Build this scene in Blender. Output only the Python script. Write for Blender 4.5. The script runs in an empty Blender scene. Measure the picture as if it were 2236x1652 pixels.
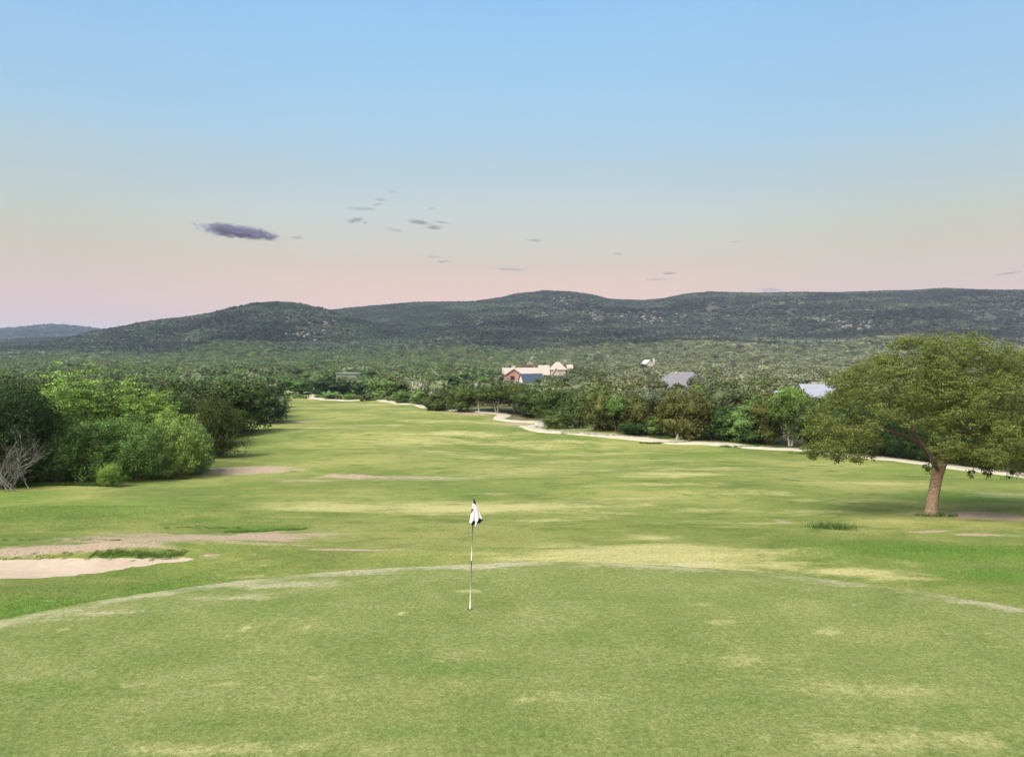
import bpy, bmesh, math, random
import numpy as np
from mathutils import Vector, Matrix
R = math.radians
rng = np.random.default_rng(7)
random.seed(7)
scene = bpy.context.scene
C = scene.collection

# ------------------------------------------------------------------ camera
F = 770.0 / 1024.0
PITCH = math.atan(28.0 / 770.0)
CAMZ = 5.0
cam_d = bpy.data.cameras.new("camera")
cam_d.sensor_width = 36.0
cam_d.lens = 36.0 * F
cam_d.clip_start = 0.1
cam_d.clip_end = 30000.0
cam = bpy.data.objects.new("camera", cam_d)
cam.location = (0, 0, CAMZ)
cam.rotation_euler = (math.pi / 2 - PITCH, 0, 0)
C.objects.link(cam)
scene.camera = cam

# ------------------------------------------------------------------ exposure, world, sun
EXPO = 1.27
scene.view_settings.view_transform = 'Standard'
scene.view_settings.look = 'None'
scene.view_settings.gamma = 1.0
scene.view_settings.exposure = EXPO
scene.cycles.volume_bounces = 0
scene.cycles.max_bounces = 6
scene.cycles.diffuse_bounces = 3
scene.cycles.transparent_max_bounces = 8
SUN_EL, SUN_AZ = R(50), R(228)          # azimuth clockwise from +y: behind the camera, to the left
SUN_STR = 3.7
SKY_K = 1.0


def lin(c):
    return tuple((x / 255 / 12.92) if x / 255 <= 0.04045 else ((x / 255 + 0.055) / 1.055) ** 2.4 for x in c)


world = bpy.data.worlds.new("World")
scene.world = world
world.use_nodes = True
wn, wl = world.node_tree.nodes, world.node_tree.links
wn.clear()
w_out = wn.new('ShaderNodeOutputWorld')
w_bg = wn.new('ShaderNodeBackground')
w_sky = wn.new('ShaderNodeTexSky')
w_sky.sky_type = 'NISHITA'
w_sky.sun_disc = False
w_sky.sun_elevation = SUN_EL
w_sky.sun_rotation = SUN_AZ
w_bg2 = wn.new('ShaderNodeBackground')
w_bg2.inputs[1].default_value = 0.002
wl.new(w_sky.outputs[0], w_bg2.inputs[0])
w_tc = wn.new('ShaderNodeTexCoord')
w_sep = wn.new('ShaderNodeSeparateXYZ')
wl.new(w_tc.outputs['Generated'], w_sep.inputs[0])
w_map = wn.new('ShaderNodeMapping')
w_map.inputs['Scale'].default_value = (1.6, 1.6, 9.0)
wl.new(w_tc.outputs['Generated'], w_map.inputs[0])
w_noi = wn.new('ShaderNodeTexNoise')
w_noi.inputs['Scale'].default_value = 1.6
w_noi.inputs['Detail'].default_value = 4.0
wl.new(w_map.outputs[0], w_noi.inputs[0])
w_m1 = wn.new('ShaderNodeMath'); w_m1.operation = 'MULTIPLY_ADD'     # wobble the bands
wl.new(w_noi.outputs[0], w_m1.inputs[0])
w_m1.inputs[1].default_value = 0.035
w_m1.inputs[2].default_value = -0.0175
w_m2 = wn.new('ShaderNodeMath'); w_m2.operation = 'ADD'
wl.new(w_sep.outputs[2], w_m2.inputs[0])
wl.new(w_m1.outputs[0], w_m2.inputs[1])
w_ramp = wn.new('ShaderNodeValToRGB')
wl.new(w_m2.outputs[0], w_ramp.inputs[0])
stops = [(0.0, (200, 178, 176)), (0.065, (231, 197, 184)), (0.088, (227, 197, 183)), (0.112, (214, 198, 184)),
         (0.140, (207, 205, 194)), (0.173, (199, 208, 207)), (0.204, (187, 206, 213)), (0.25, (175, 205, 225)),
         (0.32, (161, 204, 235)), (0.41, (146, 196, 240)), (1.0, (110, 165, 225))]
cr = w_ramp.color_ramp
while len(cr.elements) < len(stops):
    cr.elements.new(0.5)
for e, (p, c) in zip(cr.elements, stops):
    e.position = p
    e.color = tuple(v / 2 ** EXPO for v in lin(c)) + (1,)
w_ramp2 = wn.new('ShaderNodeValToRGB')                                # duller towards the left and right
wl.new(w_m2.outputs[0], w_ramp2.inputs[0])
stops2 = [(0.0, (198, 178, 182)), (0.060, (215, 190, 186)), (0.088, (211, 194, 182)), (0.120, (205, 197, 182)), (0.150, (199, 201, 187)), (0.180, (192, 203, 199)), (0.215, (181, 202, 210)), (0.26, (168, 202, 226)), (0.41, (143, 193, 238)), (1.0, (110, 165, 225))]
while len(w_ramp2.color_ramp.elements) < len(stops2):
    w_ramp2.color_ramp.elements.new(0.5)
for e, (p, c) in zip(w_ramp2.color_ramp.elements, stops2):
    e.position = p
    e.color = tuple(v / 2 ** EXPO for v in lin(c)) + (1,)
w_ab = wn.new('ShaderNodeMath'); w_ab.operation = 'ABSOLUTE'
w_ad = wn.new('ShaderNodeMath'); w_ad.operation = 'ADD'; w_ad.inputs[1].default_value = 0.03
wl.new(w_sep.outputs[0], w_ad.inputs[0]); wl.new(w_ad.outputs[0], w_ab.inputs[0])
w_sd = wn.new('ShaderNodeMapRange'); w_sd.interpolation_type = 'SMOOTHSTEP'
w_sd.inputs['From Min'].default_value = 0.12; w_sd.inputs['From Max'].default_value = 0.50
wl.new(w_ab.outputs[0], w_sd.inputs[0])
w_mx0 = wn.new('ShaderNodeMix'); w_mx0.data_type = 'RGBA'
wl.new(w_sd.outputs[0], w_mx0.inputs[0]); wl.new(w_ramp.outputs[0], w_mx0.inputs[6]); wl.new(w_ramp2.outputs[0], w_mx0.inputs[7])
# the side of the sky where the sun went down (behind the camera) is brighter and warmer
w_dir = wn.new('ShaderNodeMapRange')
w_dir.inputs['From Min'].default_value = 0.1
w_dir.inputs['From Max'].default_value = -0.9
w_dir.inputs['To Min'].default_value = 0.0
w_dir.inputs['To Max'].default_value = 1.0
wl.new(w_sep.outputs[1], w_dir.inputs[0])
w_mix = wn.new('ShaderNodeMix'); w_mix.data_type = 'RGBA'; w_mix.blend_type = 'MIX'
wl.new(w_dir.outputs[0], w_mix.inputs[0])
wl.new(w_mx0.outputs[2], w_mix.inputs[6])
w_mix.inputs[7].default_value = (0.85, 0.72, 0.58, 1)
wl.new(w_mix.outputs[2], w_bg.inputs[0])
w_bg.inputs[1].default_value = SKY_K
w_add = wn.new('ShaderNodeAddShader')
wl.new(w_bg.outputs[0], w_add.inputs[0])
wl.new(w_bg2.outputs[0], w_add.inputs[1])
wl.new(w_add.outputs[0], w_out.inputs[0])

sun_d = bpy.data.lights.new("sun", 'SUN')
sun_d.energy = SUN_STR
sun_d.angle = R(40)
sun_d.color = (1.0, 0.95, 0.86)
sun = bpy.data.objects.new("sun", sun_d)
sd = Vector((math.sin(SUN_AZ) * math.cos(SUN_EL), math.cos(SUN_AZ) * math.cos(SUN_EL), math.sin(SUN_EL)))
sun.rotation_euler = (-sd).to_track_quat('-Z', 'Y').to_euler()
sun.location = (0, -20, 60)
C.objects.link(sun)


# ------------------------------------------------------------------ helpers
def tag(o, label=None, cat=None, group=None, kind=None):
    if label: o['label'] = label
    if cat: o['category'] = cat
    if group: o['group'] = group
    if kind: o['kind'] = kind
    return o


def np_mesh(name, verts, faces, mats=(), attrs=None, midx=None, smooth=False):
    """faces: n x k array (k = 3 or 4)"""
    me = bpy.data.meshes.new(name)
    verts = np.asarray(verts, dtype=np.float32); faces = np.asarray(faces, dtype=np.int32)
    n, k = faces.shape
    me.vertices.add(len(verts)); me.vertices.foreach_set('co', verts.ravel())
    me.loops.add(n * k); me.loops.foreach_set('vertex_index', faces.ravel())
    me.polygons.add(n)
    me.polygons.foreach_set('loop_start', np.arange(n, dtype=np.int32) * k)
    me.polygons.foreach_set('loop_total', np.full(n, k, dtype=np.int32))
    if midx is not None: me.polygons.foreach_set('material_index', np.asarray(midx, dtype=np.int32))
    if smooth: me.polygons.foreach_set('use_smooth', np.ones(n, dtype=bool))
    for m in mats: me.materials.append(m)
    for an, (dom, typ, data) in (attrs or {}).items():
        a = me.attributes.new(an, typ, dom)
        a.data.foreach_set('color' if 'COLOR' in typ else ('vector' if 'VECTOR' in typ else 'value'), np.asarray(data).ravel())
    me.update(calc_edges=True)
    return me


def link(name, me, parent=None, loc=(0, 0, 0), rot=(0, 0, 0), scl=(1, 1, 1)):
    o = bpy.data.objects.new(name, me)
    o.location = loc; o.rotation_euler = rot; o.scale = scl
    if parent: o.parent = parent
    C.objects.link(o)
    return o


class MB:
    """collects polygons of any size"""
    def __init__(s): s.v = []; s.f = []; s.m = []
    def poly(s, pts, m=0):
        b = len(s.v); s.v += [tuple(p) for p in pts]; s.f.append(tuple(range(b, b + len(pts)))); s.m.append(m)
    def box(s, x0, x1, y0, y1, z0, z1, m=0):
        b = len(s.v)
        s.v += [(x0, y0, z0), (x1, y0, z0), (x1, y1, z0), (x0, y1, z0), (x0, y0, z1), (x1, y0, z1), (x1, y1, z1), (x0, y1, z1)]
        for q in ((3, 2, 1, 0), (4, 5, 6, 7), (0, 1, 5, 4), (1, 2, 6, 5), (2, 3, 7, 6), (3, 0, 4, 7)):
            s.f.append(tuple(b + i for i in q)); s.m.append(m)
    def tube(s, pts, rad, sides=8, m=0, caps=True, jit=0.0):
        pts = [Vector(p) for p in pts]
        b = len(s.v); n = len(pts)
        for i, p in enumerate(pts):
            d = (pts[min(i + 1, n - 1)] - pts[max(i - 1, 0)]).normalized()
            a = d.cross(Vector((0.3, 1, 0.2))).normalized(); c = d.cross(a)
            for k in range(sides):
                t = 2 * math.pi * k / sides
                r = rad[i] * (1 + jit * (random.random() - .5))
                s.v.append(tuple(p + (a * math.cos(t) + c * math.sin(t)) * r))
        for i in range(n - 1):
            for k in range(sides):
                k2 = (k + 1) % sides
                s.f.append((b + i * sides + k, b + i * sides + k2, b + (i + 1) * sides + k2, b + (i + 1) * sides + k)); s.m.append(m)
        if caps:
            s.f.append(tuple(b + k for k in range(sides))); s.m.append(m)
            s.f.append(tuple(b + (n - 1) * sides + k for k in reversed(range(sides)))); s.m.append(m)
    def mesh(s, name, mats, smooth=False):
        me = bpy.data.meshes.new(name); me.from_pydata(s.v, [], s.f)
        for m in (mats if isinstance(mats, (list, tuple)) else [mats]): me.materials.append(m)
        me.polygons.foreach_set('material_index', s.m)
        if smooth: me.polygons.foreach_set('use_smooth', [True] * len(s.f))
        me.update(); return me
    def build(s, name, mats, parent=None, smooth=False, **k):
        return link(name, s.mesh(name, mats, smooth), parent, **k)


_perm = rng.permutation(512)
_val = rng.random(512) * 2 - 1


def vnoise(x, y, seed=0):
    x = np.asarray(x, float) + seed * 17.3; y = np.asarray(y, float) - seed * 9.1
    xi = np.floor(x).astype(int); yi = np.floor(y).astype(int)
    fx = x - xi; fy = y - yi
    fx = fx * fx * fx * (fx * (fx * 6 - 15) + 10); fy = fy * fy * fy * (fy * (fy * 6 - 15) + 10)
    h = lambda a, b: _val[(_perm[(a & 511)] + b * 7) & 511]
    return (h(xi, yi) * (1 - fx) + h(xi + 1, yi) * fx) * (1 - fy) + (h(xi, yi + 1) * (1 - fx) + h(xi + 1, yi + 1) * fx) * fy


def fbm(x, y, o=4, seed=0):
    s = 0; a = 1.0
    for i in range(o):
        s = s + a * vnoise(x * 2 ** i, y * 2 ** i, seed + i); a *= 0.5
    return s / 1.8


def sstep(a, b, x):
    t = np.clip((x - a) / (b - a), 0, 1)
    return t * t * (3 - 2 * t)


# ------------------------------------------------------------------ terrain height
_py = np.array([-100, 0, 16.5, 18.5, 22, 28, 34, 50, 70, 104, 150, 238, 300, 600, 800, 1000, 5000.])
_pz = np.array([0.3, 0.0, 0, -0.08, -0.9, -1.65, -2.2, -3.2, -3.95, -5.0, -6.3, -8.0, -8.5, -10, -10.2, -9.8, -4])
_ty = np.concatenate([np.linspace(-100, 60, 3200), np.geomspace(60.05, 5000, 3000)])
_tz = np.interp(_ty, _py, _pz)
_k = np.hanning(61); _k /= _k.sum()
_tz = np.convolve(np.pad(_tz, 30, mode='edge'), _k, mode='valid')
# skylines of the three ridges as (x in the frame, elevation) pairs turned into real crest heights at their distances
D2P = 1024.0 / 2236.0
_ridges = [
    (1350., 330., 300., [(-600, 770), (0, 764), (130, 748), (200, 729), (260, 719), (320, 707), (400, 698), (450, 691), (500, 679), (550, 668), (600, 663), (650, 667), (700, 677), (760, 694), (820, 712), (880, 732), (940, 752), (1010, 766), (2400, 775)]),
    (1900., 640., 500., [(-600, 760), (0, 745), (400, 728), (600, 700), (730, 681), (800, 673), (900, 665), (1030, 664), (1090, 656), (1130, 646), (1190, 640), (1240, 642), (1290, 649), (1330, 659), (1400, 661), (1450, 657), (1500, 647), (1550, 642), (1640, 645), (1720, 644), (1800, 646), (1900, 643), (2000, 639), (2060, 636), (2120, 638), (2236, 639), (2800, 655)]),
    (3300., 800., 700., [(-900, 745), (-300, 728), (0, 722), (60, 716), (110, 712), (160, 715), (200, 720), (260, 729), (400, 745), (700, 762), (2600, 762)]),
]


def H(x, y):
    x = np.asarray(x, float); y = np.asarray(y, float)
    rho = np.sqrt(((x - 0.5) / 13.7) ** 2 + ((y - 7.0) / 11.4) ** 2)
    ye = np.maximum(y, np.where(y > -20, np.minimum(18.4 * rho, 23.5), y))
    z = np.interp(ye, _ty, _tz)
    out = sstep(1.03, 1.5, rho)
    far = sstep(30, 80, y)
    z = z + out * (0.16 * fbm(x / 9, y / 7, 3, 1) + 0.05 * fbm(x / 2.1, y / 2.1, 2, 3)) + far * 0.85 * fbm(x / 30, y / 17, 3, 2) + far * 0.10 * fbm(x / 6, y / 4, 2, 7)
    z = z + (1 - out) * 0.07 * fbm(x / 5, y / 5, 2, 5) - 0.05 * sstep(1.004, 1.016, rho) * (y < 40)
    z = z + 0.75 * np.exp(-((x + 2) / 16) ** 2 - ((y - 84) / 6.5) ** 2)
    z = z + 0.30 * np.exp(-((x + 14) / 7) ** 2 - ((y - 66) / 6) ** 2)
    z = z + 0.30 * np.exp(-((x - 9) / 10) ** 2 - ((y - 47) / 6) ** 2)
    z = z - 0.30 * np.exp(-((x + 13) / 4.5) ** 4 - ((y - 21.6) / 1.5) ** 2)       # the bunker's hollow
    z = z + 0.22 * np.exp(-((x + 9.8) / 4.0) ** 2 - ((y - 24.6) / 0.8) ** 2)    # its far lip
    hz = np.zeros_like(z)
    yy = np.maximum(y, 1.0)
    u = x / yy
    for i, (Y, wf, wb, tab) in enumerate(_ridges):
        tu = np.array([(t[0] * D2P - 512) / 770 for t in tab]); tv = np.array([t[1] * D2P for t in tab])
        zc = 5 + (350 - np.interp(u, tu, tv)) / 770 * Y
        Yc = Y * (1 + 0.0 * u)
        d = (y - Yc)
        g = fbm(u * 9 + i * 3, y * 0.0012, 3, 11 + i)
        s = np.where(d < 0, np.exp(-np.abs(d / (wf * (1 + 0.30 * g))) ** 1.8), np.exp(-(d / wb) ** 2))
        fold = np.abs(vnoise(x / 210 + y * .0012, y / 330, 30 + i)) * 2 - .6
        rough = 1 + (1 - s) * (0.22 * fbm(x / 150, y / 170, 4, 20 + i) - 0.50 * fold * np.minimum(1, s * 3))
        hz = np.maximum(hz, np.maximum(zc - z, 0) * s * rough)
    z = z + hz * sstep(500, 900, y)
    return z


def H1(x, y): return float(H(np.array([x]), np.array([y]))[0])


def ray(u, v):
    xc = (u - 512) / 770.0; yc = (378 - v) / 770.0
    c, s = math.cos(PITCH), math.sin(PITCH)
    return np.array([xc, c + yc * s, -s + yc * c])


def at(u, v):
    """where on the ground the photograph's point (u, v) lies"""
    d = ray(u, v)
    d = d / d[1]
    ys = np.concatenate([np.linspace(4, 60, 1500), np.geomspace(60.04, 1200, 3000)])
    zz = H(d[0] * ys, ys); rz = CAMZ + d[2] * ys
    k = np.argmax(rz < zz)
    y = ys[k] if rz[k] < zz[k] else 1200.0
    return float(d[0] * y), float(y), H1(d[0] * y, y)


def dist_pt(u, v, y):
    d = ray(u, v); d = d / d[1] * y
    return float(d[0]), float(y), float(CAMZ + d[2])


# ------------------------------------------------------------------ node materials
def mat(name):
    m = bpy.data.materials.new(name); m.use_nodes = True
    nt = m.node_tree; nt.nodes.clear()
    o = nt.nodes.new('ShaderNodeOutputMaterial')
    b = nt.nodes.new('ShaderNodeBsdfPrincipled')
    b.inputs['Specular IOR Level'].default_value = 0.25
    nt.links.new(b.outputs[0], o.inputs[0])
    return m, nt, b, o


def noise(nt, scale, detail=4, rough=0.55, vec=None, dist=0.0):
    n = nt.nodes.new('ShaderNodeTexNoise')
    n.inputs['Scale'].default_value = scale; n.inputs['Detail'].default_value = detail
    n.inputs['Roughness'].default_value = rough; n.inputs['Distortion'].default_value = dist
    if vec is not None: nt.links.new(vec, n.inputs['Vector'])
    return n.outputs[0]


def ramp(nt, inp, stops):
    r = nt.nodes.new('ShaderNodeValToRGB'); nt.links.new(inp, r.inputs[0])
    while len(r.color_ramp.elements) < len(stops): r.color_ramp.elements.new(0.5)
    for e, (p, c) in zip(r.color_ramp.elements, stops):
        e.position = p; e.color = tuple(c) + (1,) if len(c) == 3 else c
    return r.outputs[0]


def mrange(nt, inp, a, b, c=0.0, d=1.0, smooth=True):
    n = nt.nodes.new('ShaderNodeMapRange'); nt.links.new(inp, n.inputs[0])
    if smooth: n.interpolation_type = 'SMOOTHSTEP'
    for k, v in zip(('From Min', 'From Max', 'To Min', 'To Max'), (a, b, c, d)): n.inputs[k].default_value = v
    return n.outputs[0]


def math_(nt, op, a, b=None, c=None):
    n = nt.nodes.new('ShaderNodeMath'); n.operation = op
    for i, q in enumerate((a, b, c)):
        if q is None: continue
        if isinstance(q, (int, float)): n.inputs[i].default_value = q
        else: nt.links.new(q, n.inputs[i])
    return n.outputs[0]


def mix(nt, f, a, b, blend='MIX'):
    n = nt.nodes.new('ShaderNodeMix'); n.data_type = 'RGBA'; n.blend_type = blend
    for i, q in ((0, f), (6, a), (7, b)):
        if isinstance(q, (int, float)): n.inputs[i].default_value = q
        elif isinstance(q, tuple): n.inputs[i].default_value = q + (1,) if len(q) == 3 else q
        else: nt.links.new(q, n.inputs[i])
    return n.outputs[2]


def bump(nt, b, h, strength, distance):
    n = nt.nodes.new('ShaderNodeBump'); n.inputs['Strength'].default_value = strength; n.inputs['Distance'].default_value = distance
    nt.links.new(h, n.inputs['Height']); nt.links.new(n.outputs[0], b.inputs['Normal'])


def simple(name, c1, c2=None, scale=3.0, rough=0.8, spec=0.25, bmp=None):
    m, nt, b, o = mat(name)
    tc = nt.nodes.new('ShaderNodeTexCoord')
    c2 = c2 or tuple(v * 0.8 for v in c1)
    nz = noise(nt, scale, 6, 0.6, tc.outputs['Object'])
    nt.links.new(ramp(nt, nz, [(0.3, c2), (0.7, c1)]), b.inputs['Base Color'])
    b.inputs['Roughness'].default_value = rough; b.inputs['Specular IOR Level'].default_value = spec
    if bmp: bump(nt, b, nz, *bmp)
    return m


def leaf_mat(name, mode):
    """mode 'object': the tree's own colour; 'instancer': a per-point colour of the scattered wood"""
    m, nt, b, o = mat(name)
    if mode == 'object':
        oi = nt.nodes.new('ShaderNodeObjectInfo'); base = oi.outputs['Color']
    else:
        a = nt.nodes.new('ShaderNodeAttribute'); a.attribute_type = 'INSTANCER'; a.attribute_name = 'tint'; base = a.outputs['Color']
    t = nt.nodes.new('ShaderNodeAttribute'); t.attribute_name = 'tone'
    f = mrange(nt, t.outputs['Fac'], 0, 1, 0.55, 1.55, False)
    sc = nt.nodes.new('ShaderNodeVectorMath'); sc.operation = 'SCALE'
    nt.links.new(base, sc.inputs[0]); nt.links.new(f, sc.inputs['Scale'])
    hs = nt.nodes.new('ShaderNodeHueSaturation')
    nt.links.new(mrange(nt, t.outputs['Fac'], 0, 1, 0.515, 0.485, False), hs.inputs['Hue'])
    nt.links.new(sc.outputs[0], hs.inputs['Color'])
    b.inputs['Roughness'].default_value = 0.6; b.inputs['Specular IOR Level'].default_value = 0.18
    nt.links.new(hs.outputs[0], b.inputs['Base Color'])
    tr = nt.nodes.new('ShaderNodeBsdfTranslucent'); nt.links.new(hs.outputs[0], tr.inputs[0])
    mx = nt.nodes.new('ShaderNodeMixShader'); mx.inputs[0].default_value = 0.13
    nt.links.new(b.outputs[0], mx.inputs[1]); nt.links.new(tr.outputs[0], mx.inputs[2])
    nt.links.new(mx.outputs[0], o.inputs[0])
    return m


M_LEAF = leaf_mat('foliage', 'object')
M_WOODLEAF = leaf_mat('woodland_foliage', 'instancer')
M_BARK = simple('bark', (0.19, 0.14, 0.10), (0.07, 0.05, 0.04), 14, 0.9, 0.1, (0.7, 0.03))
M_PALEBARK = simple('pale_bark', (0.34, 0.32, 0.28), (0.20, 0.18, 0.15), 9, 0.9, 0.1)
M_DEADWOOD = simple('dead_wood', (0.34, 0.33, 0.33), (0.17, 0.16, 0.16), 5, 0.9, 0.1)

# ------------------------------------------------------------------ ground patches (each one a real patch of turf, soil or sand)
# (u, v, half width, half height, strength) read off the photograph, laid out in metres on the ground
DRY = [(455, 508, 190, 9, .8), (640, 552, 150, 12, .8), (330, 506, 90, 7, .6), (430, 440, 120, 6, .45), (560, 470, 150, 6, .35), (400, 395, 60, 1.2, .5), (330, 408, 35, 1.2, .5), (450, 421, 70, 2, .6), (380, 425, 45, 1.3, .5), (560, 441, 70, 2.5, .6), (600, 452, 70, 3, .5), (480, 457, 60, 2.5, .5), (700, 468, 60, 2, .5), (620, 484, 80, 2, .5), (840, 500, 60, 2.5, .5), (300, 502, 60, 3, .5), (700, 510, 70, 3, .5), (850, 571, 60, 5, .8), (900, 578, 40, 3, .6), (540, 520, 60, 2.5, .5), (480, 553, 60, 2.5, .5), (250, 575, 60, 3, .3), (455, 509, 175, 6, .9), (350, 508, 70, 6, .8), (560, 506, 120, 4, .6), (680, 474, 60, 3.5, .8), (640, 476, 30, 2, .6),
       (640, 549, 120, 8, .95), (700, 556, 90, 5, .9), (600, 553, 110, 5, .8), (560, 557, 80, 3, .8), (760, 553, 50, 5, .7), (650, 537, 35, 4, .7), (780, 562, 90, 4, .6),
       (450, 433, 70, 3, .7), (520, 445, 90, 4, .55), (560, 462, 110, 5, .35), (430, 452, 90, 4, .35), (650, 460, 60, 3, .4),
       (740, 492, 70, 4, .5), (860, 483, 70, 3, .5), (800, 470, 60, 3, .3), (820, 512, 40, 5, .5), (720, 523, 80, 4, .3),
       (370, 404, 60, 1.5, .6), (420, 412, 50, 1.5, .55), (340, 417, 40, 1.5, .4), (320, 427, 40, 2, .4), (900, 520, 60, 3, .4), (620, 498, 60, 3, .4)]
BARE = [(195, 538, 112, 8, .95), (255, 535, 58, 5, .95), (130, 543, 80, 5, .8), (60, 549, 90, 5, .8), (10, 553, 50, 4, .8), (140, 545, 60, 4, .5),
        (245, 470, 58, 4.5, .9), (350, 476, 55, 2.5, .7), (400, 477, 50, 2, .5), (300, 480, 30, 1.5, .4),
        (990, 516, 40, 5, .95), (925, 513, 35, 2, .5), (975, 534, 24, 2.2, .8), (930, 531, 25, 1.5, .6), (345, 549, 60, 1.2, .8), (210, 556, 22, 2.5, .7), (280, 545, 70, 1.6, .6),
        (470, 413, 32, 2, .7), (505, 420, 30, 1.6, .7), (520, 424, 20, 1.5, .6), (783, 521, 8, 2, .7), (505, 493, 60, 1.5, .3),
        (300, 421, 25, 1.2, .6), (250, 423, 20, 1.5, .8), (600, 500, 60, 1.3, .3), (265, 383, 12, 1.2, .8), (122, 484, 7, 1.5, .8)]
LUSH = [(60, 600, 130, 14, .95), (180, 580, 80, 8, .7), (80, 510, 110, 16, .55), (30, 495, 60, 8, .7), (265, 528, 42, 3, .95), (130, 555, 50, 2.5, 1), (200, 520, 60, 4, .5),
        (950, 553, 150, 10, .9), (860, 545, 80, 6, .6), (1000, 575, 60, 10, .9), (960, 497, 80, 9, .75), (700, 455, 60, 4, .5), (900, 470, 80, 5, .5), (330, 440, 40, 3, .4), (560, 415, 25, 2.5, .8), (510, 427, 40, 1, .3),
        (300, 395, 14, 2, .6), (360, 395, 30, 2, .6), (120, 482, 100, 3, .7), (640, 478, 60, 3, .3), (620, 440, 80, 1.5, .4), (740, 448, 60, 1.5, .4)]
GREY = [(430, 566, 48, 3.5, .95), (370, 573, 50, 3.2, .8), (300, 584, 60, 3.2, .65), (220, 597, 60, 3.5, .5), (120, 612, 80, 4, .4), (40, 621, 60, 4, .4), (495, 562, 50, 2.4, .6),
        (900, 586, 50, 3, .55), (940, 594, 28, 3, .6), (690, 563, 90, 2.4, .5), (915, 598, 25, 2, .5), (40, 549, 50, 4, .5),
        (430, 478, 90, 4, .5), (330, 430, 70, 3, .35), (560, 430, 60, 2, .4), (1000, 495, 40, 5, .35), (1010, 535, 25, 3, .4), (210, 492, 60, 2, .2)]
SANDP = [(60, 567, 135, 7.5, 1.0), (-60, 568, 120, 9.5, 1.0), (150, 561, 42, 3.2, .9)]
PALE = [(60, 688, 45, 4, .6), (230, 683, 35, 2.2, .7), (320, 676, 26, 5, .5), (300, 686, 16, 2, .6), (402, 613, 9, 1, .8), (246, 628, 4.5, .9, 1), (95, 735, 50, 5, .4), (200, 748, 150, 8, .5),
        (880, 690, 90, 12, .35), (700, 605, 22, 1.6, .5), (720, 622, 14, 1.2, .5), (640, 655, 12, 1.5, .5), (860, 740, 60, 12, .4), (980, 740, 50, 14, .5), (470, 591, 12, 1, .8), (830, 632, 10, 1, .6), (560, 700, 90, 10, .2), (740, 660, 70, 7, .25),
        (305, 627, 3.5, .6, 1), (800, 722, 7, 3, .6), (765, 740, 8, 4, .6), (990, 715, 30, 6, .5)]
DARKP = [(455, 668, 130, 12, .5), (560, 640, 160, 14, .35), (200, 660, 120, 9, .3), (700, 700, 160, 12, .35), (420, 730, 110, 12, .45), (980, 712, 60, 12, .5), (620, 600, 160, 12, .35), (320, 610, 120, 8, .3), (900, 650, 100, 10, .25), (540, 735, 90, 10, .4), (480, 492, 60, 4, .5), (560, 488, 60, 3, .4), (660, 462, 40, 2.5, .4), (240, 440, 60, 4, .3)]


def patch(plist, X, Y, warp=0.45, soft=1.0):
    out = np.zeros_like(X)
    n1 = fbm(X / 1.3, Y / 1.3, 3, 40); n2 = fbm(X / 5.0, Y / 5.0, 3, 44)
    n3 = fbm(X / 12.0, Y / 12.0, 3, 48)
    for (u, v, ru, rv, s) in plist:
        cx, cy, _ = at(u, v)
        _, y1, _ = at(u, v - rv); _, y0, _ = at(u, v + rv)
        rx = ru / 770 * cy * (1.15 if soft > .3 else 1)
        ry = min(max(0.5 * (y1 - y0), 0.12), rx * 1.2 + cy * 0.05)
        cyy = min(0.5 * (y1 + y0), cy + ry)
        sel = (np.abs(X - cx) < rx * 2) & (np.abs(Y - cyy) < ry * 2.2)
        if not sel.any(): continue
        q = np.sqrt(((X[sel] - cx) / rx) ** 2 + ((Y[sel] - cyy) / ry) ** 2)
        nn = (n1 if ry < 1.0 else (n2 if ry < 5 else n3))[sel]
        q = q * (1 + warp * nn) + warp * 0.4 * n1[sel]
        out[sel] = np.maximum(out[sel], s * (1 - sstep(1 - soft, 1.25, q)))
    return out


def polymask(pts, X, Y, soft=0.10):
    W = np.array([at(u, v)[:2] for u, v in pts])
    ins = np.zeros(X.shape, bool); dmin = np.full(X.shape, 1e9)
    wx = X + .10 * fbm(X / .5, Y / .5, 3, 50); wy = Y + .06 * fbm(X / .5, Y / .5, 3, 52)
    for i in range(len(W)):
        (x1, y1), (x2, y2) = W[i], W[i - 1]
        c = ((y1 > wy) != (y2 > wy)) & (wx < (x2 - x1) * (wy - y1) / ((y2 - y1) or 1e-9) + x1)
        ins ^= c
        t = np.clip(((wx - x1) * (x2 - x1) + (wy - y1) * (y2 - y1)) / ((x2 - x1) ** 2 + (y2 - y1) ** 2), 0, 1)
        dmin = np.minimum(dmin, np.hypot(wx - x1 - t * (x2 - x1), wy - y1 - t * (y2 - y1)))
    return 0.5 + 0.5 * np.clip(np.where(ins, dmin, -dmin) / soft, -1, 1)


BUNKER = [(-160, 559), (0, 559.3), (60, 558.6), (115, 558.2), (150, 557.2), (184, 556.6), (200, 559.8), (165, 563.2), (137, 566), (106, 571), (88, 574), (50, 577), (0, 578.4), (-160, 584)]

# ------------------------------------------------------------------ ground sheet
tcol = np.concatenate([[-7, -5, -3.8, -3, -2.2, -1.6, -1.3], np.linspace(-1.1, 1.1, 620), [1.3, 1.6, 2.2, 3, 3.8, 5, 7]])
yrow = np.concatenate([[-200, -120, -50, -25, -12], np.geomspace(6.0, 812.0, 640) - 12.0])
TT, YY = np.meshgrid(tcol, yrow)
XX = TT * (np.maximum(YY, 0) + 12)
ZZ = H(XX, YY)
nr, nc = XX.shape


def grid_faces(nr, nc):
    i = np.arange(nr * nc).reshape(nr, nc)
    return np.stack([i[:-1, :-1].ravel(), i[:-1, 1:].ravel(), i[1:, 1:].ravel(), i[1:, :-1].ravel()], 1)


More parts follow.
